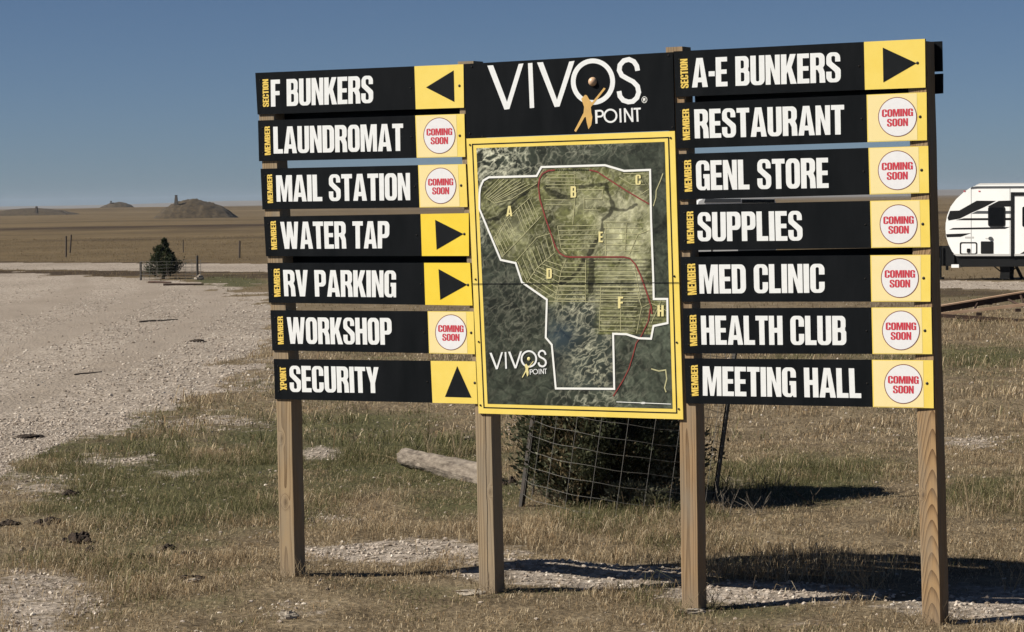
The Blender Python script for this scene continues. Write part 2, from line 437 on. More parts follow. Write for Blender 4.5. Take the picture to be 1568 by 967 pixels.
# ------------------------------------------------------------------ terrain
BASES = [(onp(440, 882), 440), (onp(745, 908), 745), (onp(1058, 936), 1058), (onp(1426, 957), 1426)]
_bw = [S(b[0]) for b in BASES]
def tz(x, y):
    x = np.asarray(x, float); y = np.asarray(y, float)
    near = 1 - sstep(45, 120, y)
    z = near * ((fbm(x * 0.9, y * 0.9, 3, 3) - 0.5) * 0.075 + (fbm(x * 5, y * 5, 5, 2) - 0.5) * 0.030)
    # the ground meets the posts where the photograph shows them
    for p in _bw:
        d2 = (x - p[0]) ** 2 + (y - p[1]) ** 2
        k = np.exp(-d2 / 0.5)
        z = z * (1 - k) + p[2] * k
    # low gravel ridge behind the posts
    a, bb = gnd(590, 856)[:2], gnd(1050, 884)[:2]
    dv = bb - a; ln = np.hypot(*dv); dv = dv / ln
    s_ = (x - a[0]) * dv[0] + (y - a[1]) * dv[1]; t_ = (x - a[0]) * -dv[1] + (y - a[1]) * dv[0]
    z = z + 0.07 * np.exp(-(t_ / 0.28) ** 2) * sstep(-0.6, 0.4, s_) * (1 - sstep(ln - 0.2, ln + 1.0, s_)) * (0.6 + 0.8 * vnoise(x * 1.6, y * 1.6, 9))
    far = sstep(150, 500, y)
    z = z + far * (fbm(x / 160, y / 260, 21, 4) - 0.5) * 2.2
    z = z + 1.5 * np.exp(-((y - 1180) / 200) ** 2) * (0.55 + 0.8 * fbm(x / 90, y * 0, 23, 3)) * (1 - sstep(60, 200, x))
    return z
def G(px, py):
    p = gnd(px, py); z = float(tz(p[0], p[1]))
    p = gnd(px, py, z); return np.array([p[0], p[1], float(tz(p[0], p[1]))])

def inpoly(px, py, poly):
    r = np.zeros(np.shape(px), bool)
    n = len(poly)
    for i in range(n):
        x0, y0 = poly[i]; x1, y1 = poly[(i + 1) % n]
        c = ((y0 > py) != (y1 > py)) & (px < (x1 - x0) * (py - y0) / (y1 - y0 + 1e-12) + x0)
        r ^= c
    return r
def w2(pts): return [tuple(gnd(*p)[:2]) for p in pts]
LOT = w2([(-420, 417), (0, 418.5), (80, 420.5), (150, 423), (230, 427.5), (290, 432.5), (345, 440), (392, 452), (418, 470), (424, 492), (405, 515), (385, 540), (352, 575), (300, 605), (225, 632), (180, 655), (120, 684), (50, 706), (-60, 735), (-420, 800)])
ROAD = w2([(-420, 400.5), (0, 401.5), (410, 404), (800, 411), (1200, 421), (1440, 428.5), (1700, 434), (2000, 440), (2000, 456), (1700, 447), (1440, 441), (1200, 434), (800, 424), (410, 416.5), (0, 412), (-420, 410)])

GREEN = [(240, 740, 190, 80, 1.0), (400, 690, 150, 60, .8), (590, 700, 190, 65, 1.0), (700, 760, 150, 34, .8), (900, 790, 180, 26, .6), (1230, 735, 210, 38, .9), (1480, 742, 130, 34, .7), (350, 430, 75, 13, 1.0), (1510, 556, 110, 26, .7), (1250, 556, 190, 20, .5), (1500, 452, 130, 11, .5), (860, 905, 150, 14, .35), (600, 905, 110, 20, .35), (1180, 935, 130, 12, .35), (250, 820, 120, 20, .3), (330, 920, 110, 25, .3), (680, 590, 300, 40, .5), (120, 660, 260, 40, .2)]
PALE = [(262, 723, 78, 11, 0.61), (490, 696, 48, 10, 0.66), (520, 797, 75, 16, 0.61), (620, 846, 169, 22, 1.0), (900, 880, 200, 22, 1.1), (1180, 908, 188, 18, 1.0), (1500, 925, 138, 29, 0.95), (745, 908, 42, 10, 0.49), (1480, 677, 112, 18, 0.49), (30, 930, 162, 74, 0.6), (60, 745, 150, 31, 0.57), (170, 702, 138, 19, 0.57), (1300, 955, 275, 17, 0.41), (900, 945, 250, 17, 0.33), (470, 940, 100, 24, 0.37), (300, 640, 162, 26, 0.45), (410, 560, 88, 72, 0.41), (1230, 690, 75, 7, 0.33), (1130, 742, 56, 10, 0.41), (1500, 440, 250, 5, 0.33)]
def blob(px, py, L):
    r = np.zeros(np.shape(px))
    for cx, cy, rx, ry, k in L:
        d = ((px - cx) / rx) ** 2 + ((py - cy) / ry) ** 2
        r = np.maximum(r, k * np.exp(-d * 0.9))
    return r

LANES = [([(-150, 668), (60, 600), (190, 550), (290, 500), (335, 462), (300, 436)], 15), ([(-150, 575), (40, 530), (170, 480), (235, 450), (225, 432)], 12), ([(-150, 500), (60, 470), (130, 440), (120, 424)], 12)]
def wear(x, y):
    px, py = proj(np.asarray(x, float), np.asarray(y, float), np.zeros_like(np.asarray(x, float)))
    m = np.zeros_like(px)
    for l, wd in LANES:
        d = np.full(px.shape, 1e9)
        for (x0, y0), (x1, y1) in zip(l[:-1], l[1:]):
            t = np.clip(((px - x0) * (x1 - x0) + (py - y0) * (y1 - y0)) / ((x1 - x0) ** 2 + (y1 - y0) ** 2), 0, 1)
            d = np.minimum(d, np.hypot(px - x0 - t * (x1 - x0), py - y0 - t * (y1 - y0)))
        m = np.maximum(m, 1 - sstep(wd * .5, wd * 1.5, d + wd * (fbm(x * .5, y * .2, 61, 3) - .5)))
    return m

def cover(x, y):
    """gravel, green, scrub, far-field weights at ground points"""
    x = np.asarray(x, float); y = np.asarray(y, float)
    px, py = proj(x, y, np.zeros_like(x))
    sc = np.clip(y / 30, 0.6, 5)
    jx = (fbm(x * 1.1, y * 0.7, 31, 3) - 0.5) * 1.3 * sc; jy = (fbm(x * 1.1, y * 0.7, 37, 3) - 0.5) * 2.4 * sc
    lot = inpoly(x + jx, y + jy, LOT).astype(float)
    soft = np.zeros_like(x)
    for k in range(6):
        an = k * 1.047
        soft += inpoly(x + jx * 1.3 + 0.9 * math.cos(an), y + jy * 1.3 + 1.6 * math.sin(an), LOT)
    soft /= 6
    road = inpoly(x, y + (fbm(x * 0.3, y * 0.3, 41, 2) - 0.5) * 3, ROAD).astype(float)
    grav = np.maximum(np.maximum(lot * 0.92, soft * 0.75), np.maximum(road * 0.85, blob(px, py, PALE)))
    grav = np.clip(grav + 0.55 * (fbm(x * 1.3, y * 0.9, 43, 4) - 0.44) * (1 - sstep(60, 120, y)) * (1 - lot), 0, 1.1)
    grav = np.where(lot > .5, grav, grav)
    green = blob(px, py, GREEN) * (1 - 0.7 * lot) * (0.45 + 1.0 * fbm(x * 1.5, y * 0.9, 49, 3)) + 0.12 + 0.75 * (fbm(x * 0.8, y * 0.45, 47, 4) - 0.5)
    green = np.clip(green * (1 - sstep(60, 110, y) * (1 - blob(px, py, [(350, 430, 75, 13, 1.0)]))), 0, 1)
    bx = fbm(x / 30, y / 60, 51, 4)
    scrub = (np.exp(-((y - 330 - (x + 40) * 0.6 - 40 * fbm(x / 12, y * 0, 55, 2)) / (42 + 30 * np.exp(-((x + 22) / 14) ** 2))) ** 2) * sstep(0.34, 0.60, 0.5 * bx + 0.5 * fbm(x / 9, y / 40, 57, 3)) + 0.8 * np.exp(-((y - 222 - x * 0.25) / 7) ** 2) * sstep(0.30, 0.55, fbm(x / 14, y / 40, 53, 3)))
    scrub = scrub + 0.6 * np.exp(-((y - 107 - (x + 10) * -0.35) / 3.5) ** 2) * (1 - lot) * (1 - road) * (x < -8)
    wob = (fbm(x * 0.3, y * 0.3, 41, 2) - 0.5) * 3
    verge = (inpoly(x, y + wob + 1.6, ROAD) | inpoly(x, y + wob + 8.0, ROAD) | inpoly(x, y + wob + 4.0, ROAD) | inpoly(x, y + wob - 2.2, ROAD)) * (1 - road) * (1 - lot)
    scrub = scrub + verge * 0.75 * sstep(0.30, 0.55, fbm(x * 0.25, y * 0.4, 59, 3))
    scrub = np.clip(scrub, 0, 0.95)
    far = sstep(55, 120, y)
    return grav, green, scrub, far, lot, road

# ------------------------------------------------------------------ ground sheet (one grid, cut into ground / lot / road)
ys = np.concatenate([np.geomspace(2.5, 14, 40, endpoint=False), np.linspace(14, 48, 430, endpoint=False), np.geomspace(48, 200, 150, endpoint=False), np.geomspace(200, 10500, 110)])
ks = np.concatenate([np.linspace(-0.36, -0.235, 40, endpoint=False), np.linspace(-0.235, 0.235, 330, endpoint=False), np.linspace(0.235, 0.36, 41)])
KX, YY = np.meshgrid(ks, ys)
XX = KX * (YY + 6)
ZZ = tz(XX, YY)
g_, gr_, sc_, fa_, lot_, road_ = cover(XX, YY)
nr, nc = XX.shape
V = np.stack([XX, YY, ZZ], -1).reshape(-1, 3)
CV = np.stack([g_, gr_, sc_, fa_], -1).reshape(-1, 4)
idx = np.arange(nr * nc).reshape(nr, nc)
quads = np.stack([idx[:-1, :-1], idx[:-1, 1:], idx[1:, 1:], idx[1:, :-1]], -1).reshape(-1, 4)
qlot = (lot_.reshape(-1)[quads].mean(1) > 0.5)
qroad = (road_.reshape(-1)[quads].mean(1) > 0.5) & ~qlot

WR = (wear(XX, YY) * lot_).reshape(-1)
def mesh_np(name, verts, faces, mat_, attr=None, attr_name='cover', smooth=True, extra=None):
    k = faces.shape[1]
    used, inv = np.unique(faces, return_inverse=True)
    inv = inv.reshape(faces.shape)
    me = bpy.data.meshes.new(name)
    me.vertices.add(len(used)); me.loops.add(inv.size); me.polygons.add(len(inv))
    me.vertices.foreach_set('co', verts[used].astype(np.float32).ravel())
    me.loops.foreach_set('vertex_index', inv.astype(np.int32).ravel())
    me.polygons.foreach_set('loop_start', (np.arange(len(inv)) * k).astype(np.int32))
    me.polygons.foreach_set('loop_total', np.full(len(inv), k, np.int32))
    me.polygons.foreach_set('use_smooth', np.full(len(inv), smooth, bool))
    me.update(calc_edges=True)
    if attr is not None:
        a = me.attributes.new(attr_name, 'FLOAT_COLOR', 'POINT')
        a.data.foreach_set('color', attr[used].astype(np.float32).ravel())
    if extra is not None:
        a = me.attributes.new('wear', 'FLOAT', 'POINT'); a.data.foreach_set('value', extra[used].astype(np.float32))
    me.materials.append(mat_)
    o = bpy.data.objects.new(name, me)
    COL.objects.link(o)
    return o
tag(mesh_np('ground', V, quads[~qlot & ~qroad], M['ground'], CV, extra=WR), kind='structure')
tag(mesh_np('gravel_lot', V, quads[qlot], M['ground'], CV, extra=WR), kind='structure')
tag(mesh_np('gravel_road', V, quads[qroad], M['ground'], CV, extra=WR), kind='structure')

# far hills on the horizon
hx = np.linspace(-3600, 3600, 160)
hv, hf = [], []
for i, x in enumerate(hx):
    h = 4 + 13 * float(fbm(x / 900 + 5, 3.3, 61, 4)) + 8 * math.exp(-((x - 1500) / 500) ** 2) + 5 * math.exp(-((x + 900) / 400) ** 2)
    for j, (dy, k) in enumerate(((-500, -0.4), (-220, 0.55), (0, 1), (300, 0.9), (700, -0.4))):
        hv.append((x, 8600 + dy + 120 * math.sin(x / 300), h * k))
for i in range(len(hx) - 1):
    for j in range(4):
        a = i * 5 + j
        hf.append((a, a + 5, a + 6, a + 1))
tag(mesh_np('hills', np.array(hv), np.array(hf), M['hill']), kind='structure')

# ------------------------------------------------------------------ heavy condensed lettering
def arc(cx, cy, rx, ry, a0, a1, n=7):
    return [(cx + rx * math.cos(math.radians(a0 + (a1 - a0) * i / n)), cy + ry * math.sin(math.radians(a0 + (a1 - a0) * i / n))) for i in range(n + 1)]
def rr(x0, y0, x1, y1, bl=0, br=0, tr=0, tl=0, k=1.35):
    p = []
    p += arc(x0 + bl, y0 + bl * k, bl, bl * k, 180, 270) if bl else [(x0, y0)]
    p += arc(x1 - br, y0 + br * k, br, br * k, 270, 360) if br else [(x1, y0)]
    p += arc(x1 - tr, y1 - tr * k, tr, tr * k, 0, 90) if tr else [(x1, y1)]
    p += arc(x0 + tl, y1 - tl * k, tl, tl * k, 90, 180) if tl else [(x0, y1)]
    return p
s_ = 0.185
W_ = 0.48
def gl_C():
    o = arc(.17, .2, .17, .2, 180, 270) + arc(W_ - .17, .2, .17, .2, 270, 360)
    o += [(W_, .38), (W_ - s_, .38), (W_ - s_, .17)] + arc((W_) / 2, .16, W_ / 2 - s_, .045, 0, -180, 6)
    o += arc(W_ / 2, .84, W_ / 2 - s_, .045, 180, 0, 6) + [(W_ - s_, .63), (W_, .63)]
    o += arc(W_ - .17, .8, .17, .2, 0, 90) + arc(.17, .8, .17, .2, 90, 180)
    return [o]
def gl_G():
    o = arc(.17, .2, .17, .2, 180, 270) + [(.30, 0), (.36, .06), (.38, 0), (W_, 0), (W_, .54), (.255, .54), (.255, .40), (W_ - s_, .40), (W_ - s_, .17)]
    o += arc(W_ / 2, .16, W_ / 2 - s_, .045, 0, -180, 6) + arc(W_ / 2, .84, W_ / 2 - s_, .045, 180, 0, 6) + [(W_ - s_, .66), (W_, .66)]
    o += arc(W_ - .17, .8, .17, .2, 0, 90) + arc(.17, .8, .17, .2, 90, 180)
    return [o]
def gl_S():
    o = arc(.17, .2, .17, .2, 180, 270) + arc(W_ - .17, .2, .17, .2, 270, 360)
    o += [(W_, .34)] + arc(W_ - .16, .38, .16, .14, 0, 55, 4) + [(.20, .68), (.178, .74), (.178, .83)]
    o += arc(W_ / 2, .84, W_ / 2 - .178, .04, 180, 0, 5) + [(W_ - .178, .69), (W_ - .01, .69), (W_ - .01, .80)]
    o += arc(W_ - .18, .8, .17, .2, 0, 90) + arc(.18, .8, .17, .2, 90, 180)
    o += [(.01, .70)] + arc(.17, .65, .16, .13, 180, 235, 4) + [(.275, .36), (W_ - .178, .29), (W_ - .178, .17)]
    o += arc(W_ / 2, .16, W_ / 2 - .178, .04, 0, -180, 5) + [(.178, .36), (0, .36)]
    return [o]
GLY = {
 'A': ([[(0, 0), (.165, 1), (.385, 1), (.55, 0), (.365, 0), (.345, .17), (.205, .17), (.185, 0)], [(.225, .33), (.325, .33), (.275, .80)]], .55),
 'B': ([[(0, 0)] + arc(W_ - .14, .17, .14, .17, 270, 360) + [(W_, .40)] + arc(W_ - .10, .43, .10, .09, 0, 60, 4) + [(W_ - .035, .545)] + arc(W_ - .12, .64, .10, .08, -40, 0, 3) + [(W_ - .02, .80)] + arc(W_ - .16, .83, .14, .17, 0, 90) + [(0, 1)],
        rr(s_, .145, W_ - s_ + .01, .445, 0, .05, .05, 0), rr(s_, .585, W_ - s_, .855, 0, .05, .05, 0)], W_),
 'C': (gl_C(), W_), 'D': ([rr(0, 0, W_, 1, 0, .17, .17, 0), rr(s_, .145, W_ - s_, .855, 0, .055, .055, 0)], W_),
 'E': ([[(0, 0), (.40, 0), (.40, .155), (s_, .155), (s_, .425), (.375, .425), (.375, .575), (s_, .575), (s_, .845), (.395, .845), (.395, 1), (0, 1)]], .40),
 'F': ([[(0, 0), (s_, 0), (s_, .42), (.365, .42), (.365, .575), (s_, .575), (s_, .845), (.385, .845), (.385, 1), (0, 1)]], .385),
 'G': (gl_G(), W_), 'H': ([[(0, 0), (s_, 0), (s_, .42), (W_ - s_, .42), (W_ - s_, 0), (W_, 0), (W_, 1), (W_ - s_, 1), (W_ - s_, .585), (s_, .585), (s_, 1), (0, 1)]], W_),
 'I': ([[(0, 0), (s_, 0), (s_, 1), (0, 1)]], s_),
 'K': ([[(0, 0), (s_, 0), (s_, .33), (.225, .42), (.315, 0), (.52, 0), (.355, .56), (.50, 1), (.305, 1), (s_, .60), (s_, 1), (0, 1)]], .51),
 'L': ([[(0, 0), (.39, 0), (.39, .16), (s_, .16), (s_, 1), (0, 1)]], .39),
 'M': ([[(0, 0), (.165, 0), (.165, .66), (.265, 0), (.395, 0), (.495, .66), (.495, 0), (.66, 0), (.66, 1), (.425, 1), (.33, .42), (.235, 1), (0, 1)]], .66),
 'N': ([[(0, 0), (.165, 0), (.165, .58), (.315, 0), (.485, 0), (.485, 1), (.32, 1), (.32, .46), (.175, 1), (0, 1)]], .485),
 'O': ([rr(0, 0, W_, 1, .17, .17, .17, .17), rr(s_, .14, W_ - s_, .86, .05, .05, .05, .05)], W_),
 'P': ([[(0, 0), (s_, 0), (s_, .38)] + arc(W_ - .16, .56, .16, .18, 270, 360) + arc(W_ - .16, .82, .16, .18, 0, 90) + [(0, 1)], rr(s_, .52, W_ - s_, .855, 0, .05, .05, 0)], W_),
 'R': ([[(0, 0), (s_, 0), (s_, .44), (.235, .44), (W_ - s_ + .005, .30), (W_ - s_ + .01, 0), (W_ + .015, 0), (W_ - .005, .36), (W_ - .06, .50), (W_ - .01, .58), (W_, .64)] + arc(W_ - .16, .82, .16, .18, 0, 90) + [(0, 1)], rr(s_, .575, W_ - s_, .855, 0, .05, .05, 0)], W_ + .01),
 'S': (gl_S(), W_), 'T': ([[(.125, 0), (.31, 0), (.31, .84), (.435, .84), (.435, 1), (0, 1), (0, .84), (.125, .84)]], .435),
 'U': ([arc(.17, .2, .17, .2, 180, 270) + arc(W_ - .17, .2, .17, .2, 270, 360) + [(W_, 1), (W_ - s_, 1), (W_ - s_, .18)] + arc(W_ / 2, .17, W_ / 2 - s_, .045, 0, -180, 6) + [(s_, 1), (0, 1)]], W_),
 'V': ([[(0, 1), (.15, 0), (.37, 0), (.52, 1), (.335, 1), (.26, .36), (.185, 1)]], .52),
 'W': ([[(0, 1), (.12, 0), (.32, 0), (.385, .46), (.45, 0), (.65, 0), (.77, 1), (.60, 1), (.545, .42), (.475, 1), (.295, 1), (.225, .42), (.17, 1)]], .77),
 'X': ([[(0, 0), (.19, 0), (.26, .28), (.33, 0), (.52, 0), (.365, .5), (.51, 1), (.325, 1), (.26, .73), (.195, 1), (.01, 1), (.155, .5)]], .52),
 'Y': ([[(.165, 0), (.35, 0), (.35, .38), (.515, 1), (.325, 1), (.2575, .64), (.19, 1), (0, 1), (.165, .38)]], .515),
 '-': ([[(0, .36), (.21, .36), (.21, .53), (0, .53)]], .21)}
def layout(text, gap=0.035, space=0.24):
    x, out = 0.0, []
    for ch in text:
        if ch == ' ': x += space; continue
        cs, wd = GLY[ch]
        out.append([[(px + x, py) for px, py in c] for c in cs])
        x += wd + gap
    wd = x - gap
    return [[[(a / wd, b) for a, b in c] for c in g] for g in out]

def flat(name, groups, off, mt, parent):
    """groups: list of shapes, each a list of contours of (along, up) points on the sign; holes by even-odd"""
    mb = MB()
    for cs in groups:
        cs = [[Vector((float(a), float(b), 0)) for a, b in c] for c in cs]
        tri = tessellate_polygon(cs)
        pts = [p for c in cs for p in c]
        fs = []
        for t in tri:
            a, b, c = (pts[i] for i in t)
            ar = (b.x - a.x) * (c.y - a.y) - (b.y - a.y) * (c.x - a.x)
            fs.append(t if ar > 0 else (t[0], t[2], t[1]))
        mb.add([S((p.x, p.y), off) for p in pts], fs)
    return mb.build(name, mt, parent)

def bil(q, a, b):           # q = TL, TR, BL, BR in sign coordinates; a right, b up
    TL, TR, BL, BR = q
    return (BL * (1 - a) + BR * a) * (1 - b) + (TL * (1 - a) + TR * a) * b
def textq(text, q):
    return [[[bil(q, a, b) for a, b in c] for c in g] for g in layout(text)]
def textv(text, q):         # reads upward: letters' up is to the left
    return [[[bil(q, 1 - b, a) for a, b in c] for c in g] for g in layout(text)]
def Q(*p): return [onp(*k) for k in p]
def panel(name, q, o0, o1, mt, parent):
    mb = MB()
    TL, TR, BL, BR = q
    mb.hexa([S(BL, o1), S(BR, o1), S(BR, o0), S(BL, o0), S(TL, o1), S(TR, o1), S(TR, o0), S(TL, o0)])
    return mb.build(name, mt, parent)
def ring(cx, cy, rx, ry, n=40): return [(cx + rx * math.cos(2 * math.pi * i / n), cy + ry * math.sin(2 * math.pi * i / n)) for i in range(n)]
def strokes(pts, wd, closed=False):
    """a line of even width on the sign, as one outline per segment run"""
    P = [np.array(p, float) for p in pts]
    n = len(P); L_, R_ = [], []
    for i in range(n):
        a = P[(i - 1) % n] if (closed or i > 0) else P[i]
        c = P[(i + 1) % n] if (closed or i < n - 1) else P[i]
        t1 = P[i] - a; t2 = c - P[i]
        if np.hypot(*t1) < 1e-9: t1 = t2
        if np.hypot(*t2) < 1e-9: t2 = t1
        t1 = t1 / np.hypot(*t1); t2 = t2 / np.hypot(*t2)
        b = t1 + t2; b = b / max(np.hypot(*b), 1e-6)
        nn = np.array([-b[1], b[0]]); k = wd / 2 / max(0.5, abs(nn @ np.array([-t1[1], t1[0]])))
        L_.append(P[i] + nn * k); R_.append(P[i] - nn * k)
    segs = []
    for i in range(n if closed else n - 1):
        j = (i + 1) % n
        segs.append([[R_[i], R_[j], L_[j], L_[i]]])
    return segs

# ------------------------------------------------------------------ the directory sign
root_pos = S(onp(930, 930)); root_pos[2] = 0
sign = empty('directory_sign', root_pos, 'large wooden directory sign with black boards and an aerial map on four posts', 'sign')
PW = 0.138
wood = [wood_mat('post_wood_a', (0.33, 0.240, 0.140), (0.125, 0.078, 0.038), 1.0, knots=((-0.035, 1.08, 0.016), (-0.012, 0.60, 0.020), (0.03, 1.9, 0.02))),
        wood_mat('post_wood_b', (0.325, 0.248, 0.158), (0.145, 0.098, 0.055), 2.2, crack=0.005, knots=((0.03, 0.75, 0.014),)),
        wood_mat('post_wood_c', (0.325, 0.220, 0.122), (0.120, 0.070, 0.034), 3.7),
        wood_mat('post_wood_d', (0.345, 0.225, 0.115), (0.085, 0.044, 0.020), 5.1, cathedral=0.10, knots=((-0.055, 0.86, 0.012),))]
def post(edges, wd, mt, yaw=0.0):
    """edges: photo points down the post's front left edge, bottom first"""
    q = [onp(*e) for e in edges]
    b = q[0] + (q[0] - q[1]) / np.hypot(*(q[0] - q[1])) * 0.35
    q = [b] + q
    me_o = S((q[1][0] + wd / 2, 0)) ; me_o[2] = 0
    c = 0.008
    prof = [(c, 0), (wd - c, 0), (wd, c), (wd, wd - c), (wd - c, wd), (c, wd), (0, wd - c), (0, c)]
    cy, sy = math.cos(yaw), math.sin(yaw)
    vs, fs = [], []
    # finer sections so the post can be slightly uneven
    secs = []
    for i in range(len(q) - 1):
        n = 8
        for k in range(n): secs.append(q[i] + (q[i + 1] - q[i]) * k / n)
    secs.append(q[-1])
    ux = q[1][0] + wd / 2
    for j, e in enumerate(secs):
        wob = 0.0012 * math.sin(j * 1.7 + edges[0][0])
        for (a, d) in prof:
            a2, d2 = a - wd / 2, d
            a3 = a2 * cy - d2 * sy * -1 * -1; d3 = a2 * sy + d2 * cy
            vs.append((e[0] - ux + wd / 2 + a3 + wob, d3, e[1]))
    n = 8
    for j in range(len(secs) - 1):
        for k in range(n):
            fs.append((j * n + k, j * n + (k + 1) % n, (j + 1) * n + (k + 1) % n, (j + 1) * n + k))
    fs.append(tuple(range(n - 1, -1, -1))); fs.append(tuple((len(secs) - 1) * n + k for k in range(n)))
    me = bpy.data.meshes.new('post'); me.from_pydata(vs, [], fs); me.materials.append(mt)
    o = bpy.data.objects.new('post', me); o.parent = sign
    o.location = tuple(S((ux, 0)) - np.array(root_pos) + np.array([0, 0, 0]))
    o.rotation_euler = (0, 0, -ALPHA)
    COL.objects.link(o)
    return o
post([(428.5, 884), (422.4, 615), (396.0, 178), (392.8, 114)], 0.143, wood[0])
post([(733.5, 909), (727, 625), (712, 360), (700, 94)], 0.139, wood[1])
post([(1043.5, 936), (1040, 640), (1028, 308), (1019, 72)], 0.134, wood[2])
post([(1411.5, 958), (1403.3, 630), (1396, 380), (1388, 64)], 0.137, wood[3], yaw=-0.07)

def z1(p): return (390 + p[0] / 3.4543, 80 + p[1] / 3.4543)
def z2(p): return (390 + p[0] / 3.4543, 350 + p[1] / 3.4543)
def z3(p): return (690 + p[0] / 3.5811, 60 + p[1] / 3.5811)
def z4(p): return (690 + p[0] / 2.9297, 320 + p[1] / 2.9297)
def z5(p): return (1020 + p[0] / 3.2227, 40 + p[1] / 3.2227)
def z6(p): return (1020 + p[0] / 3.0227, 330 + p[1] / 3.0227)
def z8(p): return (720 + p[0] / 4.6062, 250 + p[1] / 4.6062)
BT = 0.013
# text, tag, corners TL TR BL BR, yellow start (top, bottom), text quad, tag quad, kind, extra (arrow points / sticker centre + radii), bolt
ROWS = [
 ('F BUNKERS', 'SECTION', [(392.3, 111.3), (711.4, 98), (395.8, 175), (712.2, 164.5)], (638.4, 640.4), z1, [(90, 145), (632, 122), (92, 287), (632, 267)], [(50, 143), (84, 141), (52, 289), (88, 287)], 'arrow', [(912, 185), (1058, 95), (1062, 262)], (1088, 176), 'yellow'),
 ('LAUNDROMAT', 'MEMBER', [(396.4, 184.2), (712.8, 174), (398, 246.5), (714.3, 239.8)], (639.6, 641.9), z1, [(103, 393), (790, 376), (106, 535), (792, 520)], [(61, 392), (92, 390), (62, 544), (97, 541)], 'soon', (983, 440, 85, 96), (1090, 440), 'yellow'),
 ('MAIL STATION', 'MEMBER', [(400.4, 258), (714.8, 250.8), (403.3, 320.3), (717.7, 316.5)], (643.9, 646.2), z1, [(118, 650), (826, 637), (122, 789), (828, 781)], [(74, 646), (104, 644), (77, 797), (110, 795)], 'soon', (990, 705, 83, 96), (1097, 703), 'yellow'),
 ('WATER TAP', 'MEMBER', [(405.3, 331.3), (719.5, 326), (408.8, 392), (720, 391.4)], (647.7, 649.7), z2, [(140, -37), (718, -41), (150, 106), (716, 103)], [(92, -40), (124, -42), (97, 110), (131, 108)], 'arrow', [(960, -48), (1110, 27), (968, 110)], (1114, 27), 'yellow_deep'),
 ('RV PARKING', 'MEMBER', [(410.8, 402), (721.6, 402), (413.2, 463), (725.3, 467.3)], (652.9, 654.9), z2, [(155, 217), (753, 220), (162, 356), (753, 362)], [(109, 211), (144, 210), (112, 360), (149, 357)], 'arrow', [(978, 212), (1130, 295), (987, 375)], (1133, 296), 'yellow_deep'),
 ('WORKSHOP', 'MEMBER', [(415.5, 474.5), (726.9, 476.5), (418.4, 535.9), (729.0, 541.7)], (658.4, 660.7), z2, [(175, 467), (728, 471), (180, 607), (732, 613)], [(129, 463), (161, 462), (132, 611), (166, 609)], 'soon', (1044, 547, 84, 95), (1150, 549), 'yellow'),
 ('SECURITY', 'XPOINT', [(420.4, 549.2), (730.0, 552.7), (422.4, 610.6), (733.0, 617.8)], (663, 665.9), z2, [(187, 723), (660, 731), (192, 862), (665, 868)], [(141, 731), (176, 729), (144, 854), (183, 851)], 'arrow', [(1077, 725), (1012, 888), (1152, 892)], (1169, 814), 'yellow'),
 ('A-E BUNKERS', 'SECTION', [(1032.6, 78.4), (1417.8, 59.2), (1036, 148), (1418.7, 133.7)], (1327.2, 1328.7), z5, [(130, 158), (864, 127), (132, 302), (866, 275)], [(76, 162), (116, 160), (80, 307), (122, 304)], 'arrow', [(1073, 105), (1240, 182), (1076, 277)], (1244, 181), 'yellow'),
 ('RESTAURANT', 'MEMBER', [(1035.4, 157.3), (1420.3, 140.8), (1037.5, 227), (1420.9, 214.4)], (1331.2, 1332.5), z5, [(142, 410), (882, 387), (146, 553), (884, 533)], [(87, 409), (124, 407), (90, 562), (129, 559)], 'soon', (1146, 447, 96, 98), (1257, 446), 'yellow'),
 ('GENL STORE', 'MEMBER', [(1038.4, 235.5), (1422.8, 223), (1040.6, 305.3), (1424, 295)], (1334, 1335.9), z5, [(150, 663), (803, 648), (154, 809), (806, 797)], [(96, 661), (134, 659), (99, 817), (140, 814)], 'soon', (1145, 710, 96, 98), (1264, 709), 'yellow'),
 ('SUPPLIES', 'MEMBER', [(1040.8, 313), (1424.3, 305.3), (1042.4, 383), (1425.9, 378)], (1336.5, 1338.3), z6, [(148, -16), (632, -23), (150, 118), (636, 115)], [(102, -20), (136, -21), (104, 128), (141, 126)], 'soon', (1080, 39, 88, 92), (1191, 38), 'yellow'),
 ('MED CLINIC', 'MEMBER', [(1043.6, 392.9), (1426.3, 389.5), (1045.2, 461.7), (1426.3, 461.3)], (1336.9, 1338.3), z6, [(155, 226), (736, 222), (159, 360), (738, 356)], [(105, 222), (145, 221), (107, 367), (152, 364)], 'soon', (1086, 288, 88, 92), (1195, 288), 'yellow'),
 ('HEALTH CLUB', 'MEMBER', [(1046.7, 471.6), (1427.6, 470), (1047.8, 540.7), (1428.9, 541.7)], (1338.6, 1340.2), z6, [(164, 462), (836, 463), (168, 596), (838, 598)], [(116, 459), (150, 458), (118, 603), (155, 600)], 'soon', (1091, 530, 88, 92), (1201, 531), 'yellow'),
 ('MEETING HALL', 'MEMBER', [(1049.3, 548.3), (1430.2, 551), (1052, 617.2), (1431.2, 624.4)], (1339.3, 1340.9), z6, [(173, 696), (902, 706), (174, 832), (907, 843)], [(122, 692), (157, 690), (125, 834), (161, 832)], 'soon', (1102, 778, 89, 92), (1211, 775), 'yellow'),
]
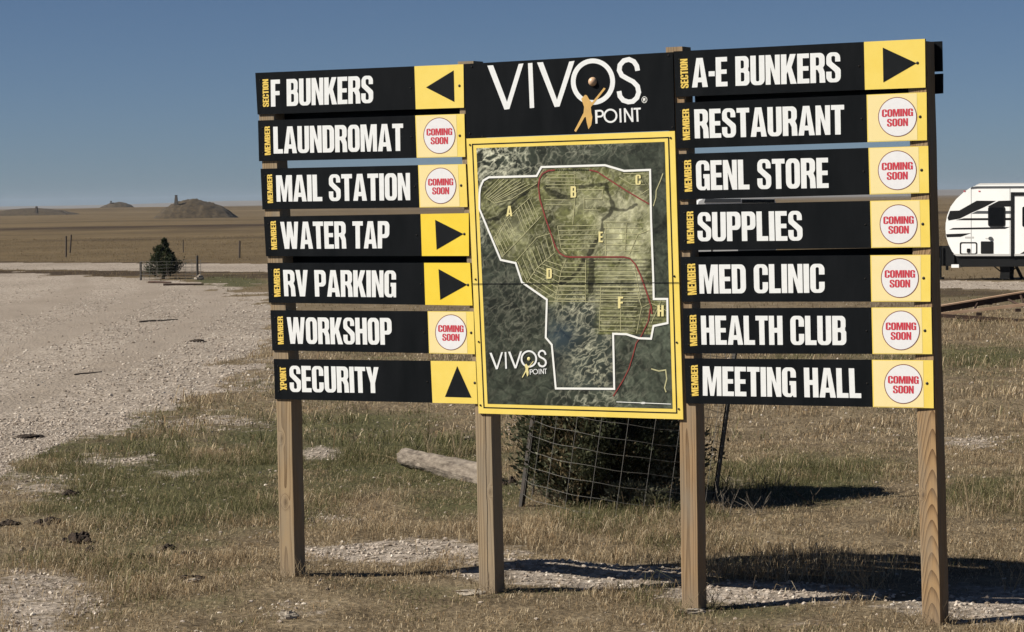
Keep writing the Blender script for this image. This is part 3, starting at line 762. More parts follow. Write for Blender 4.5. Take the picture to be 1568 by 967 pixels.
def bolt(q, off, r, parent, name='bolt'):
    mb = MB()
    c = S(q, off)
    n = 8
    vs = []
    for o_, k in ((0, 1.0), (0.003, 0.95), (0.006, 0.45)):
        for i in range(n):
            a = 2 * math.pi * i / n
            vs.append(c + SU * r * k * math.cos(a) + np.array([0, 0, r * k * math.sin(a)]) - SN * o_)
    fs = [(j * n + i, j * n + (i + 1) % n, (j + 1) * n + (i + 1) % n, (j + 1) * n + i) for j in range(2) for i in range(n)]
    fs.append(tuple(2 * n + i for i in range(n)))
    mb.add(vs, fs)
    return mb.build(name, M['bolt'], parent)
WHICH = {'arrow': 'an arrow on a yellow square', 'soon': 'a round coming soon sticker'}
for (txt, tg, cor, yx, zf, tq, gq, kind, ex, bl, ymat) in ROWS:
    q = Q(*cor)
    board = panel('name_board', q, 0.0, BT, M['board_black'], sign)
    board['label'] = 'black board lettered %s with %s' % (txt, WHICH[kind])
    flat('lettering', textq(txt, Q(*[zf(p) for p in tq])), BT + 0.0012, M['letter_white'], board)
    flat('side_word', textv(tg, Q(*[zf((p[0] - (7 if i % 2 else 3), p[1])) for i, p in enumerate(gq)])), BT + 0.0012, M['tag_yellow'], board)
    TL, TR, BL, BR = q
    w_px = cor[1][0] - cor[0][0]
    a0 = (yx[0] - cor[0][0]) / w_px; a1 = (yx[1] - cor[2][0]) / (cor[3][0] - cor[2][0])
    # the yellow square is a thin plate laid over the end of the board
    yq = [TL + (TR - TL) * a0, TR, BL + (BR - BL) * a1, BR]
    yq = [yq[0] + (yq[1] - yq[0]) * 0.004, yq[1] - (yq[1] - yq[0]) * 0.004, yq[2] + (yq[3] - yq[2]) * 0.004, yq[3] - (yq[3] - yq[2]) * 0.004]
    pl = panel('yellow_square', yq, BT, BT + 0.002, M[ymat], board)
    if kind == 'arrow':
        flat('arrow', [[[onp(*zf(p)) for p in ex]]], BT + 0.0032, M['arrow_black'], board)
    else:
        sq = [yq[0] + (yq[1] - yq[0]) * 0.02, yq[0] + (yq[1] - yq[0]) * 0.84, yq[2] + (yq[3] - yq[2]) * 0.02, yq[2] + (yq[3] - yq[2]) * 0.84]
        sq = [sq[0] * .985 + sq[2] * .015, sq[1] * .985 + sq[3] * .015, sq[2] * .985 + sq[0] * .015, sq[3] * .985 + sq[1] * .015]
        flat('pale_vinyl', [[[sq[2], sq[3], sq[1], sq[0]]]], BT + 0.0028, M['yellow_pale'], board)
        cx, cy, rx, ry = ex
        flat('sticker_rim', [[[onp(*zf(p)) for p in ring(cx, cy, rx, ry)]]], BT + 0.0036, M['ring_brown'], board)
        flat('sticker', [[[onp(*zf(p)) for p in ring(cx, cy, rx - 4, ry - 4)]]], BT + 0.0044, M['sticker_white'], board)
        sl = ((cor[1][1] - cor[0][1]) + (cor[3][1] - cor[2][1])) / 2 / w_px * 1.0
        def tqd(x0, x1, y0, y1):
            return Q(*[zf((cx + rx * a, cy + ry * b + sl * rx * a)) for a, b in ((x0, y0), (x1, y0), (x0, y1), (x1, y1))])
        g2 = textq('COMING', tqd(-.80, .80, -.40, -.02)) + textq('SOON', tqd(-.54, .54, .08, .47))
        flat('sticker_lettering', g2, BT + 0.0052, M['sticker_red'], board)
    bolt(onp(*zf(bl)), BT + 0.001, 0.0105, board)
    # pale screw head near the tag
    for a_, b_ in ((0.022, 0.20), (0.022, 0.82), (a0 - 0.02, 0.5)):
        bolt(bil(q, a_, b_), BT + 0.0003, 0.0055, board, 'screw')

# header board with the logo
hq = Q((712.2, 97.7), (1031.6, 79.5), (715.4, 211.4), (1034.4, 199.4))
head = panel('header_board', hq, 0.0015, BT + 0.002, M['board_black'], sign)
head['label'] = 'black header board with white VIVOS lettering above the map'
HO = BT + 0.003
def Z3(l): return [onp(*z3(p)) for p in l]
def thin_logo(conv, off, parent, sx=1.0, name='lettering'):
    gs = []
    gs.append([conv([(207, 144), (239, 142), (315, 343), (379, 135), (405, 132), (328, 382), (301, 385)])])
    gs.append([conv([(430, 131), (454, 129), (464, 375), (440, 377)])])
    gs.append([conv([(480, 127), (512, 125), (589, 331), (656, 122), (685, 118), (603, 368), (576, 371)])])
    gs.append([conv(ring(786, 232, 121, 127, 56)), conv(ring(786, 232, 95, 101, 56))])
    S_c = [(1031, 172), (1026, 146), (1010, 122), (984, 110), (955, 117), (934, 141), (930, 170), (944, 198), (975, 216), (1006, 232), (1030, 257), (1037, 290), (1027, 320), (1005, 340), (980, 343), (952, 334), (934, 312), (929, 284)]
    SS = np.array(S_c, float)
    # outline of the S drawn in picture units, then placed on the board
    for sg in strokes(S_c, 26): gs.append([conv(sg[0])])
    pt = [
        [(797, 388), (809, 387), (811, 461), (800, 462)],
    ]
    for p in pt: gs.append([conv(p)])
    gs.append([conv([(808, 387)] + arc(826, 407, 20, 21, -90, 90, 8) + [(810, 429)]), conv([(810, 397)] + arc(825, 407, 11, 11.5, -90, 90, 8) + [(811, 419)])])
    gs.append([conv(ring(882, 419, 38, 39, 36)), conv(ring(882, 419, 28, 29, 36))])
    gs.append([conv([(930, 380), (940, 379), (943, 455), (933, 456)])])
    gs.append([conv([(955, 378), (964, 377), (997, 432), (995, 376), (1004, 375), (1008, 452), (999, 453), (965, 397), (967, 454), (958, 455)])])
    gs.append([conv([(1008, 376), (1048, 374), (1048, 384), (1033, 385), (1036, 451), (1026, 451), (1023, 385), (1008, 386)])])
    return flat(name, gs, off, M['letter_white'], parent)
thin_logo(Z3, HO, head)
flat('registered_mark', [[Z3(ring(1068, 331, 15.5, 18, 24)), Z3(ring(1068, 331, 13, 15, 24))], [Z3([(1061, 341), (1061, 322), (1071, 322), (1075, 327), (1070, 333), (1076, 341), (1072, 341), (1067, 334), (1065, 334), (1065, 341)])]], HO, M['map_line'], head)
FIG = [[(738, 370), (722, 326), (743, 304), (752, 306), (768, 332), (781, 346), (846, 265), (856, 270), (790, 354), (775, 371), (777, 400), (783, 425), (777, 470), (762, 493), (752, 455), (747, 425), (740, 428), (716, 470), (693, 508), (684, 500), (708, 455), (735, 402)]]
flat('figure', [[Z3(f)] for f in FIG], HO + 0.0008, M['gold'], head)
def dome(c_img, r_img, conv, off, parent, nm, mt, h=0.010):
    c = conv([c_img])[0]; e = conv([(c_img[0] + r_img, c_img[1])])[0]
    r = abs(e[0] - c[0]) * 1.02
    mb = MB(); n = 20; vs = []; fs = []
    for j in range(5):
        a = j / 5 * math.pi / 2
        for i in range(n):
            t = 2 * math.pi * i / n
            vs.append(S((c[0] + r * math.cos(a) * math.cos(t), c[1] + r * math.cos(a) * math.sin(t)), off + h * math.sin(a)))
    vs.append(S(c, off + h))
    for j in range(4):
        for i in range(n): fs.append((j * n + i, j * n + (i + 1) % n, (j + 1) * n + (i + 1) % n, (j + 1) * n + i))
    for i in range(n): fs.append((4 * n + i, 4 * n + (i + 1) % n, 5 * n))
    mb.add(vs, fs)
    return mb.build(nm, mt, parent, smooth=True)
dome((785, 232), 22, Z3, HO, head, 'figure_head', M['logo_ball'], 0.030)
for p in ((122, 150), (1200, 88), (112, 515), (1222, 482), (180, 533)): bolt(onp(*z3(p)), HO, 0.006, head)

# map panel
mq = Q((715.9, 211.9), (1034.7, 200.3), (734.6, 632.3), (1047.6, 641.5))
mp_ = panel('map_panel', mq, 0.003, BT + 0.004, M['yellow'], sign)
mp_['label'] = 'yellow edged panel printed with an aerial map'
MO = BT + 0.005
def inset(a, b, t=0.0): return [bil(mq, a, 1 - b * .75), bil(mq, 1 - a, 1 - b * .75), bil(mq, a, b * .75), bil(mq, 1 - a, b * .75)]
def frame_(a, b):
    o, i = inset(a, a), inset(b, b)
    return [[[o[2], o[3], o[1], o[0]], [i[2], i[3], i[1], i[0]]]]
flat('border_line', frame_(0.026, 0.032), MO, M['arrow_black'], mp_)
ip = inset(0.048, 0.048)
Z8 = lambda l: [onp(*z8(p)) for p in l]
Z4 = lambda l: [onp(*z4(p)) for p in l]
BND = Z8([(75, 320), (75, 215), (82, 165), (102, 120), (142, 97), (478, 88), (512, 25), (960, 12), (1095, 52), (1278, 45), (1285, 400), (1300, 800)]) + \
      Z4([(917, 402), (978, 402), (979, 510), (916, 523), (905, 580), (850, 578), (795, 560), (735, 558), (740, 805), (478, 803), (460, 607), (433, 575), (438, 405), (326, 327), (298, 241), (231, 227)]) + Z8([(125, 440)])

def aerial_print():
    """the printed aerial photograph as one sheet: ridges, gullies, creeks and ploughed strips"""
    nx, ny = 420, 560
    A, B = np.meshgrid(np.linspace(0, 1, nx), np.linspace(0, 1, ny))
    c4 = [np.array(p, float) for p in ip]                        # TL TR BL BR on the sign
    P = ((c4[2][None, None] * (1 - A)[..., None] + c4[3] * A[..., None]) * (1 - B)[..., None] + (c4[0] * (1 - A)[..., None] + c4[1] * A[..., None]) * B[..., None])
    W = _p4 + SU * P[..., :1] + np.array([0, 0, 1.0]) * P[..., 1:] - SN * MO
    px, py = proj(W[..., 0], W[..., 1], W[..., 2])
    u = (px - 715) / 320; v = (py - 205) / 320                   # about one unit across the panel
    wx = u + 0.10 * (fbm(u * 5, v * 5, 101, 4) - .5) ; wy = v + 0.10 * (fbm(u * 5, v * 5, 103, 4) - .5)
    ridge = lambda k, sd, o=5: 1 - np.abs(2 * fbm(wx * k, wy * k, sd, o) - 1)
    wx2 = u + 0.05 * (fbm(u * 14, v * 14, 141, 4) - .5) + 0.06 * (fbm(u * 4, v * 4, 143, 3) - .5); wy2 = v + 0.05 * (fbm(u * 14, v * 14, 145, 4) - .5)
    rot = 0.7 * wx2 - 0.7 * wy2; rot2 = 0.7 * wx2 + 0.7 * wy2
    rg1 = 1 - np.abs(2 * fbm(rot * 15, rot2 * 26, 105, 5) - 1); rg2 = 1 - np.abs(2 * fbm(rot * 30, rot2 * 46, 107, 4) - 1); spk = fbm(u * 90, v * 90, 109, 2)
    w_ = np.clip((rg1 - .80) / .20, 0, 1) ** 2.2; w2_ = np.clip((rg2 - .80) / .20, 0, 1) ** 1.8
    dkl = np.clip((1 - np.abs(2 * fbm(rot2 * 14, rot * 20, 151, 5) - 1) - .72) / .28, 0, 1)
    def bl(x, y, rx, ry): return np.exp(-(((px - x) / rx) ** 2 + ((py - y) / ry) ** 2))
    ins = inpoly(px, py, BPX)
    lower = ins & (py > 458) & (px < 918 + (py < 505) * -30)
    low = sstep(440, 475, py + 14 * (fbm(u * 12, v * 12, 111, 3) - .5) * 2) * ins * (1 - sstep(905, 925, px) * (py < 512))
    # outside the site
    wl_ = 0.05 + 1.1 * bl(760, 240, 60, 45) + 0.5 * bl(735, 330, 22, 60) + 0.45 * bl(890, 218, 60, 22) + 0.55 * bl(905, 612, 50, 22) + 0.10 * bl(960, 560, 40, 50) + 0.18 * bl(800, 470, 60, 80)
    base = np.array([0.030, 0.036, 0.026]) * ((0.45 + 1.5 * fbm(wx2 * 9, wy2 * 9, 113, 5)) * (1 - .55 * dkl) * (.7 + .6 * spk))[..., None] * 1.25
    base = base * (1 + 0.7 * sstep(940, 1000, px) * sstep(380, 480, py))[..., None] * (1 - 0.45 * bl(800, 470, 50, 90))[..., None]
    col = base + (np.array([0.55, 0.55, 0.42]) * ((w_ * .8 + w2_ * .6) * np.clip(wl_, 0, 1.2))[..., None])
    # inside: olive farmland
    pale = 0.9 * bl(965, 345, 50, 35) + 1.1 * bl(955, 425, 45, 55) + 0.8 * bl(930, 310, 60, 16) + 0.6 * bl(770, 310, 16, 14) + 0.6 * bl(780, 370, 26, 30)
    oli = np.array([0.136, 0.142, 0.056]) * ((0.12 + 1.6 * fbm(wx2 * 12, wy2 * 12, 115, 5)) * (1 - .45 * dkl))[..., None]
    oli = oli * (1 + 1.0 * (spk - .5))[..., None] + np.array([0.46, 0.45, 0.31]) * (np.clip(pale, 0, 1.2) * np.clip(fbm(wx * 16, wy * 16, 117, 4) * 1.9 - .55, 0, 1))[..., None]
    oli = oli + np.array([0.42, 0.41, 0.28]) * ((w2_ * .40 + w_ * .28))[..., None]
    strip = 0.5 + 0.5 * np.sin(py * 1.15); strip2 = 0.5 + 0.5 * np.sin((px * .62 + py * .78) * 1.05); strip3 = 0.5 + 0.5 * np.sin((px * .86 - py * .36) * 1.0)
    mF = sstep(0, .3, bl(955, 430, 60, 75)); mA = bl(770, 292, 55, 40); mD = bl(835, 400, 45, 45) * (px < 880)
    oli = oli * (1 - 0.60 * mF * (1 - strip) * (py > 395) - 0.65 * mA * (1 - strip2) - 0.60 * mD * (1 - strip3))[..., None]
    def creek(l, wd):
        d = np.full(px.shape, 1e9)
        for (x0, y0), (x1, y1) in zip(l[:-1], l[1:]):
            t = np.clip(((px - x0) * (x1 - x0) + (py - y0) * (y1 - y0)) / ((x1 - x0) ** 2 + (y1 - y0) ** 2), 0, 1)
            d = np.minimum(d, np.hypot(px - x0 - t * (x1 - x0), py - y0 - t * (y1 - y0)))
        return 1 - sstep(wd * .6, wd * 1.3, d + wd * 1.3 * (fbm(u * 26, v * 26, 119, 3) - .5) * 2)
    dk = np.maximum.reduce([creek([z8(p) for p in l], w0) for l, w0 in (([(850, 635), (868, 570), (915, 515), (930, 460), (930, 400), (985, 355), (1010, 300), (980, 220), (960, 140), (880, 150), (780, 165)], 3.2), ([(530, 170), (570, 210), (700, 240)], 3.4), ([(1280, 470), (1320, 470), (1375, 430), (1385, 350)], 4), ([(480, 150), (330, 250), (200, 380), (120, 400)], 2.6), ([(800, 680), (760, 760), (690, 820), (640, 845)], 2.2), ([(1010, 320), (1100, 330), (1170, 290)], 3.0), ([(860, 690), (850, 900)], 3.6))])
    oli = oli * (1 - 0.72 * dk)[..., None]
    gul = np.array([0.044, 0.054, 0.044]) * ((0.4 + 1.4 * fbm(wx2 * 11, wy2 * 11, 121, 5)) * (1 - .5 * dkl))[..., None] + np.array([0.48, 0.47, 0.34]) * ((w_ * .7 + w2_ * .8) * np.clip(0.08 + 1.1 * bl(885, 455, 34, 40) + 0.9 * bl(905, 555, 34, 45) + .3 * bl(935, 500, 20, 20), 0, 1))[..., None]
    gul = gul * (1 - 0.35 * bl(862, 540, 16, 60))[..., None] + np.array([0.0, 0.010, 0.028]) * bl(858, 515, 26, 22)[..., None]
    ii = oli * (1 - low)[..., None] + gul * low[..., None]
    col = np.where(ins[..., None], ii, col * (1 - 0.5 * dk)[..., None])
    col = np.clip(col, 0.008, 0.75)
    V_ = W.reshape(-1, 3); id_ = np.arange(nx * ny).reshape(ny, nx)
    q_ = np.stack([id_[:-1, :-1], id_[:-1, 1:], id_[1:, 1:], id_[1:, :-1]], -1).reshape(-1, 4)
    cc = np.concatenate([col.reshape(-1, 3), np.ones((nx * ny, 1))], 1)
    o = mesh_np('aerial_print', V_ - np.array(root_pos), q_, M['print'], cc, 'tint', smooth=False)
    o.parent = mp_
    return o
BPX = [z8(p) for p in [(75, 320), (75, 215), (82, 165), (102, 120), (142, 97), (478, 88), (512, 25), (960, 12), (1095, 52), (1278, 45), (1285, 400), (1300, 800)]] + \
      [z4(p) for p in [(917, 402), (978, 402), (979, 510), (916, 523), (905, 580), (850, 578), (795, 560), (735, 558), (740, 805), (478, 803), (460, 607), (433, 575), (438, 405), (326, 327), (298, 241), (231, 227)]] + [z8((125, 440))]
M['print'] = attr_mat('print', 0.4, 0.0)
aerial_print()
pl_ = []
PWD = 0.0042
def seg(l, conv, wd=PWD):
    global pl_
    pl_ += strokes(conv(l), wd)
# zone A: two fields of slanted strips
for i in range(8):
    t = i / 7
    seg([(105 + 85 * t, 215 + 90 * t - 40 * t * t), (215 + 215 * t, 105 + 30 * t + 10 * t * t)], Z8)
for i in range(7):
    t = i / 6
    seg([(175 + 85 * t, 520 - 160 * t), (240 + 90 * t, 660 - 165 * t)], Z8)
for i in range(6):
    t = i / 5
    seg([(330 + 100 * t, 330 - 80 * t), (395 + 95 * t, 490 - 110 * t)], Z8)
seg([(120, 240), (180, 280), (300, 250), (480, 140)], Z8); seg([(180, 520), (260, 400), (330, 330), (430, 240)], Z8); seg([(240, 650), (380, 510), (510, 370)], Z8)
for i in range(8):
    t = i / 7
    seg([(345 + 230 * t, 690 - 190 * t), (410 + 195 * t, 835 - 215 * t)], Z8)
seg([(330, 690), (480, 520), (585, 490)], Z8); seg([(410, 840), (480, 735), (610, 625)], Z8)
for i in range(7):
    t = i / 6
    seg([(420 + 110 * t, 830 - 150 * t), (615 + 40 * t, 955 - 235 * t)], Z8)
seg([(610, 955), (650, 760), (685, 675)], Z8)
for i in range(5): seg([(545, 75 + 24 * i), (740 + 50 * (i % 2), 78 + 24 * i)], Z8)
seg([(742, 55), (748, 250), (732, 430)], Z8); seg([(760, 182), (944, 185), (940, 250), (815, 248)], Z8); seg([(812, 235), (812, 325), (930, 328)], Z8); seg([(540, 290), (720, 292)], Z8); seg([(530, 255), (740, 258)], Z8)
for i in range(6): seg([(625 + 6 * i, 440 + 32 * i), (915 - 4 * i, 436 + 32 * i)], Z8)
seg([(625, 440), (650, 600), (690, 640)], Z8)
for i in range(6): seg([(950, 412 + 40 * i), (1240 - 20 * (i % 3), 414 + 40 * i)], Z8)
seg([(962, 415), (965, 645)], Z8); seg([(1110, 420), (1100, 620)], Z8); seg([(1270, 470), (1190, 500), (1130, 640)], Z8)
for i in range(9): seg([(655 - 4 * i, 700 + 32 * i), (822, 702 + 32 * i)], Z8)
seg([(824, 678), (822, 960)], Z8); seg([(880, 690), (1160, 690), (1210, 955)], Z8)
for i in range(9): seg([(915 - 3 * i, 735 + 27 * i), (1150 + 8 * i, 737 + 27 * i)], Z8)
for i in range(10): seg([(680 - 1 * i, 345 + 22 * i), (850 - 2 * i, 348 + 22 * i)], Z4)
seg([(680, 340), (672, 545)], Z4); seg([(832, 335), (862, 440), (840, 555)], Z4); seg([(770, 340), (768, 550)], Z4); seg([(445, 412), (690, 415)], Z4); seg([(610, 340), (612, 412)], Z4)
for i in range(4): seg([(475, 345 + 18 * i), (610, 346 + 18 * i)], Z4)
seg([(1060, 95), (1150, 150), (1240, 150)], Z8); seg([(1090, 70), (1270, 75)], Z8); seg([(1215, 215), (1270, 180)], Z8); seg([(862, 440), (905, 420), (975, 455)], Z4); seg([(905, 512), (945, 420), (948, 405)], Z4)
flat('plot_pattern', pl_, MO + 0.0022, M['map_plot'], mp_)
for l, cv, wd in (([(850, 45), (905, 58), (960, 95), (1100, 185), (1200, 245), (1270, 285)], Z8, 0.0095),
                  ([(605, 46), (560, 50), (520, 70), (498, 105), (490, 160), (500, 250), (545, 400), (590, 530), (612, 590), (640, 632), (680, 655), (720, 659), (1090, 658), (1135, 668), (1175, 712), (1215, 800), (1262, 935), (1285, 1010), (1290, 1060)], Z8, 0.0105),
                  ([(900, 445), (893, 500), (862, 565), (838, 600), (822, 660), (805, 715), (780, 765), (735, 838)], Z4, 0.008)):
    flat('red_road', strokes(cv(l), wd), MO + 0.0029, M['map_road'], mp_)
dsh = []
for i in range(16): dsh += strokes(Z8([(612 + 15 * i, 46), (620 + 15 * i, 46)]), 0.008)
flat('dash_print', dsh, MO + 0.0029, M['arrow_black'], mp_)
flat('site_boundary', strokes(BND, 0.0145, True), MO + 0.0036, M['map_line'], mp_)
def ml(ch, x0, x1, y0, y1, conv): return textq(ch, [conv([p])[0] for p in ((x0, y0), (x1, y0), (x0, y1), (x1, y1))])
for ch, x0, x1, y0, y1, cv in (('A', 265, 308, 298, 372, Z8), ('B', 718, 758, 160, 240, Z8), ('C', 1175, 1213, 78, 150, Z8), ('D', 548, 586, 738, 812, Z8), ('E', 915, 945, 480, 555, Z8), ('F', 757, 780, 392, 444, Z4), ('H', 934, 962, 430, 480, Z4)):
    flat('zone_letter', ml(ch, x0, x1, y0, y1, cv), MO + 0.0043, M['map_letter'], mp_)
sm = lambda l: [onp(*z4((181 + (p[0] - 207) * 0.305, 630 + (p[1] - 125) * 0.305 + 8))) for p in l]
thin_logo(sm, MO + 0.0043, mp_, name='small_lettering')
flat('small_figure', [[sm(f)] for f in FIG], MO + 0.0047, M['map_letter'], mp_)
dome((785, 232), 24, sm, MO + 0.0043, mp_, 'small_figure_head', M['map_letter'], 0.004)
flat('scale_bar', strokes(Z4([(750, 863), (995, 873)]), 0.005) + [[Z4(ring(870, 868, 12, 5, 12))]], MO + 0.0043, M['map_line'], mp_)
flat('pale_creek', strokes(Z4([(905, 715), (940, 725), (970, 720), (975, 760), (965, 800), (972, 820)]), 0.009), MO + 0.0022, M['map_plot'], mp_)
flat('pale_creek', strokes(Z8([(1368, 70), (1350, 120), (1320, 190), (1318, 240), (1300, 300)]), 0.007), MO + 0.0022, M['map_plot'], mp_)
flat('panel_seam', strokes([onp(725.2, 434.2), onp(1041.5, 432.2)], 0.005), MO + 0.0047, M['arrow_black'], mp_)
for p in ((112, 578), (1212, 540)): bolt(onp(*z3(p)), MO, 0.0075, mp_)
for p in ((117, 314), (131, 594), (139, 878), (1008, 300), (1019, 597), (1028, 895)): bolt(onp(*z4(p)), MO, 0.0075, mp_)

# boards on the far side of the posts, seen through the gaps and past the last post
for cs in ([(1048, 80), (1431.5, 61), (1050, 128), (1432.5, 107.5)], [(1050, 131), (1433, 111), (1052, 170), (1433, 141.5)],
           [(1052, 386), (1428, 378), (1054, 402), (1428, 396)], [(405, 113), (712, 101), (407, 150), (714, 139)], [(407, 153), (714, 142), (409, 192), (716, 180)],
           [(412, 388), (720, 386), (414, 407), (722, 407)]):
    q = Q(*cs)
    b = panel('back_board', q, -0.155, -0.1425, M['board_black'], sign)

# ------------------------------------------------------------------ travel trailer
RY = 84.0
def rz(p): return (1400 + p[0] / 3.4524, 240 + p[1] / 3.4535)
RT = math.radians(38)
RNV = np.array([math.sin(RT), math.cos(RT), 0]); RC = aty(1449, 427, RY)
def RP(l, dy=0.0):
    out = []
    for p in l:
        d = ray(*rz(p)); o = np.array([0, 0, HC])
        out.append(o + d * (((RC - o) @ RNV) / (d @ RNV)) + RNV * dy)
    return out
rb = aty(1640, 428, RY); rb[2] = 0
rv = empty('travel_trailer', tuple(rb), 'white travel trailer with black swoosh stripes and rounded nose parked by the gravel road', 'trailer')
RW = 2.45
body = [(165, 380), (166, 350), (174, 308), (192, 262), (222, 222), (262, 186), (300, 160), (330, 150), (700, 143), (1180, 143), (1190, 150), (1195, 525), (225, 525), (200, 500), (180, 460), (168, 420)]
def solid(name, l, dy0, th, mt, parent, smooth=False):
    mb = MB(); mb.prism(RP(l, dy0), RNV * th); return mb.build(name, mt, parent, smooth)
bd = solid('body', body, 0, RW, M['rv_white'], rv)
DY = -0.006
solid('roof_cap', [(318, 150), (345, 139), (1180, 133), (1180, 146), (700, 146)], 0.04, RW - 0.08, M['roof_grey'], rv)
solid('roof_trim', [(298, 166), (306, 158), (332, 155), (1190, 150), (1190, 158), (332, 163)], -0.03, 0.04, M['rv_grey'], rv)
solid('air_conditioner', [(520, 136), (530, 122), (600, 119), (660, 121), (668, 134)], 0.8, 0.8, M['rv_black'], rv)
strp = MB()
for l in ([(189, 285), (238, 283), (330, 231), (432, 232), (370, 265), (300, 296), (240, 326), (181, 336), (176, 322)], [(447, 232), (510, 230), (510, 262), (388, 262)], [(220, 334), (262, 324), (510, 322), (510, 334)], [(185, 384), (205, 375), (505, 370), (480, 380)], [(168, 408), (300, 403), (245, 422), (172, 424)], [(536, 525), (580, 500), (760, 470), (1195, 455), (1195, 500), (800, 505), (640, 525)]):
    strp = MB(); strp.prism(RP(l, DY), RNV * 0.004); strp.build('black_stripe', M['rv_black'], rv)
s2 = MB()
for l in ([(302, 300), (334, 285), (393, 285), (393, 300)], [(480, 285), (510, 285), (510, 300), (480, 300)], [(655, 240), (1195, 250), (1195, 290), (655, 300)]): s2 = MB(); s2.prism(RP(l, DY), RNV * 0.004); s2.build('grey_stripe', M['rv_grey'], rv)
def rrp(x0, y0, x1, y1, r): return [(x, y) for x, y in rr(x0, y0, x1, y1, r, r, r, r, 1.0)]
wf = solid('window', rrp(391, 260, 481, 369, 14), -0.02, 0.022, M['rv_black'], rv)
solid('pane', rrp(397, 267, 475, 362, 10), -0.024, 0.003, M['rv_glass'], wf)
hf_ = MB()
o_, i_ = rrp(241, 450, 333, 516, 10), rrp(247, 456, 327, 510, 8)
a = RP(o_, -0.012); b = RP(i_, -0.012); n = len(a)
hf_.add(a + b, [(k, (k + 1) % n, n + (k + 1) % n, n + k) for k in range(n)])
hf_.add(RP(o_, -0.012) + RP(o_, 0.0), [(k, n + k, n + (k + 1) % n, (k + 1) % n) for k in range(n)])
hf_.build('hatch_frame', M['rv_black'], rv)
solid('hatch_latch', rrp(279, 484, 296, 506, 4), -0.02, 0.02, M['rv_black'], rv)
solid('vent_cover', rrp(353, 446, 418, 511, 4), -0.02, 0.021, M['rv_black'], rv)
for xx in (300, 505): solid('panel_seam', [(xx, 520), (xx + 2, 520), (xx + 2, 165), (xx, 165)], -0.003, 0.004, M['rv_grey'], rv)
solid('belt_trim', [(206, 512), (1190, 512), (1190, 523), (222, 523)], -0.012, 0.013, M['roof_grey'], rv)
for xx in (262, 340): solid('marker_light', rrp(xx, 178, xx + 9, 183, 1), -0.02, 0.02, M['sticker_red'], rv)
solid('small_mark', rrp(268, 421, 316, 431, 3), -0.004, 0.005, M['roof_grey'], rv)
solid('small_mark', rrp(376, 428, 392, 434, 2), -0.004, 0.005, M['roof_grey'], rv)
solid('porch_light', ring(405, 431, 10, 10, 12), -0.05, 0.05, M['rv_grey'], rv)
dr = MB()
for l in ([(512, 186), (528, 186), (528, 525), (512, 525)], [(529, 186), (650, 186), (650, 204), (529, 204)], [(651, 186), (666, 186), (666, 525), (651, 525)]): dr.prism(RP(l, -0.03), RNV * 0.031)
door = dr.build('door_frame', M['rv_black'], rv)
solid('door_window', rrp(572, 262, 632, 370, 10), -0.018, 0.019, M['rv_glass'], door)
solid('chassis', [(215, 526), (1195, 526), (1195, 575), (240, 582), (222, 560)], 0.08, RW - 0.16, M['rv_black'], rv)
pb = solid('battery_box', rrp(98, 472, 180, 578, 6), 0.4, 1.2, M['rv_black'], rv)
tj = MB()
tj.tube([RP([(116, 470)], 0.3)[0], RP([(116, 646)], 0.3)[0]], 0.035); tj.prism(RP([(104, 637), (128, 637), (128, 648), (104, 648)], 0.2), RNV * 0.2)
tj.tube([RP([(150, 575)], 0.3)[0], RP([(150, 600)], 0.3)[0]], 0.05)
tj.build('tongue_jack', M['rv_black'], rv)
solid('step_plate', [(188, 569), (228, 569), (228, 586), (188, 586)], 0.1, 0.25, M['rv_white'], rv)
for xx in (462, 1120):
    st = MB()
    st.prism(RP([(xx - 30, 576), (xx + 26, 576), (xx + 22, 636), (xx + 26, 647), (xx - 30, 647), (xx - 26, 610)], 0.25), RNV * 0.3)
    for s in (-1, 1):
        st.tube([RP([(xx + s * 62, 580)], 0.3)[0], RP([(xx + s * 14, 618)], 0.3)[0]], 0.022)
    st.tube([RP([(xx + 24, 580)], 0.7)[0], RP([(xx + 56, 646)], 0.7)[0]], 0.055)
    st.build('stabilizer_leg', M['rv_black'], rv)
for xx in (800, 915):
    for yy in (0.05, RW - 0.35):
        c = RP([(xx, 590)], yy)[0]
        wh = MB(); wh.tube([c, c + RNV * 0.05, c + RNV * 0.25, c + RNV * 0.30], [0.31, 0.36, 0.36, 0.31], 24)
        wo_ = wh.build('wheel', M['tyre'], rv)
        hb = MB(); hb.tube([c - RNV * 0.02, c + RNV * 0.10], [0.16, 0.20], 18); hb.build('rim', M['steel'], wo_)

# ------------------------------------------------------------------ rusty trailer frame lying in the grass
FY = 57.0
def fz(p): return (1430 + p[0] / 4.029, 400 + p[1] / 4.029)
fb = aty(1520, 489, FY); fb[2] = 0
fr = empty('rusty_frame', tuple(fb), 'rusty steel trailer frame lying tilted in the dry grass below the white trailer', 'scrap metal')
def fbeam(name, p0, p1, h, dep, y0, y1, mt, e=None):
    a = aty(*fz(p0), FY) + np.array([0, y0, 0]); b = aty(*fz(p1), FY) + np.array([0, y1, 0])
    mb = MB(); hh = np.array([0, 0, h]); dd = np.array([0, dep, 0])
    mb.hexa([a, b, b + dd, a + dd, a + hh, b + hh, b + hh + dd, a + dd + hh])
    return mb.build(name, mt, fr)
fbeam('rail', (-170, 350), (900, 170), 0.125, 0.16, 0, 0, M['rust'])
fbeam('rail_lit_edge', (-170, 315), (900, 135), 0.030, 0.22, -0.03, -0.03, M['rust_orange_lit_edge'])  # strip coloured paler to paint the sunlit top edge of the rail
fbeam('rail', (-60, 338), (900, 222), 0.062, 0.07, -0.4, -0.9, M['rust_orange_lit_edge'])
fbeam('rail', (-100, 331), (900, 385), 0.080, 0.10, -0.6, -1.5, M['rust'])
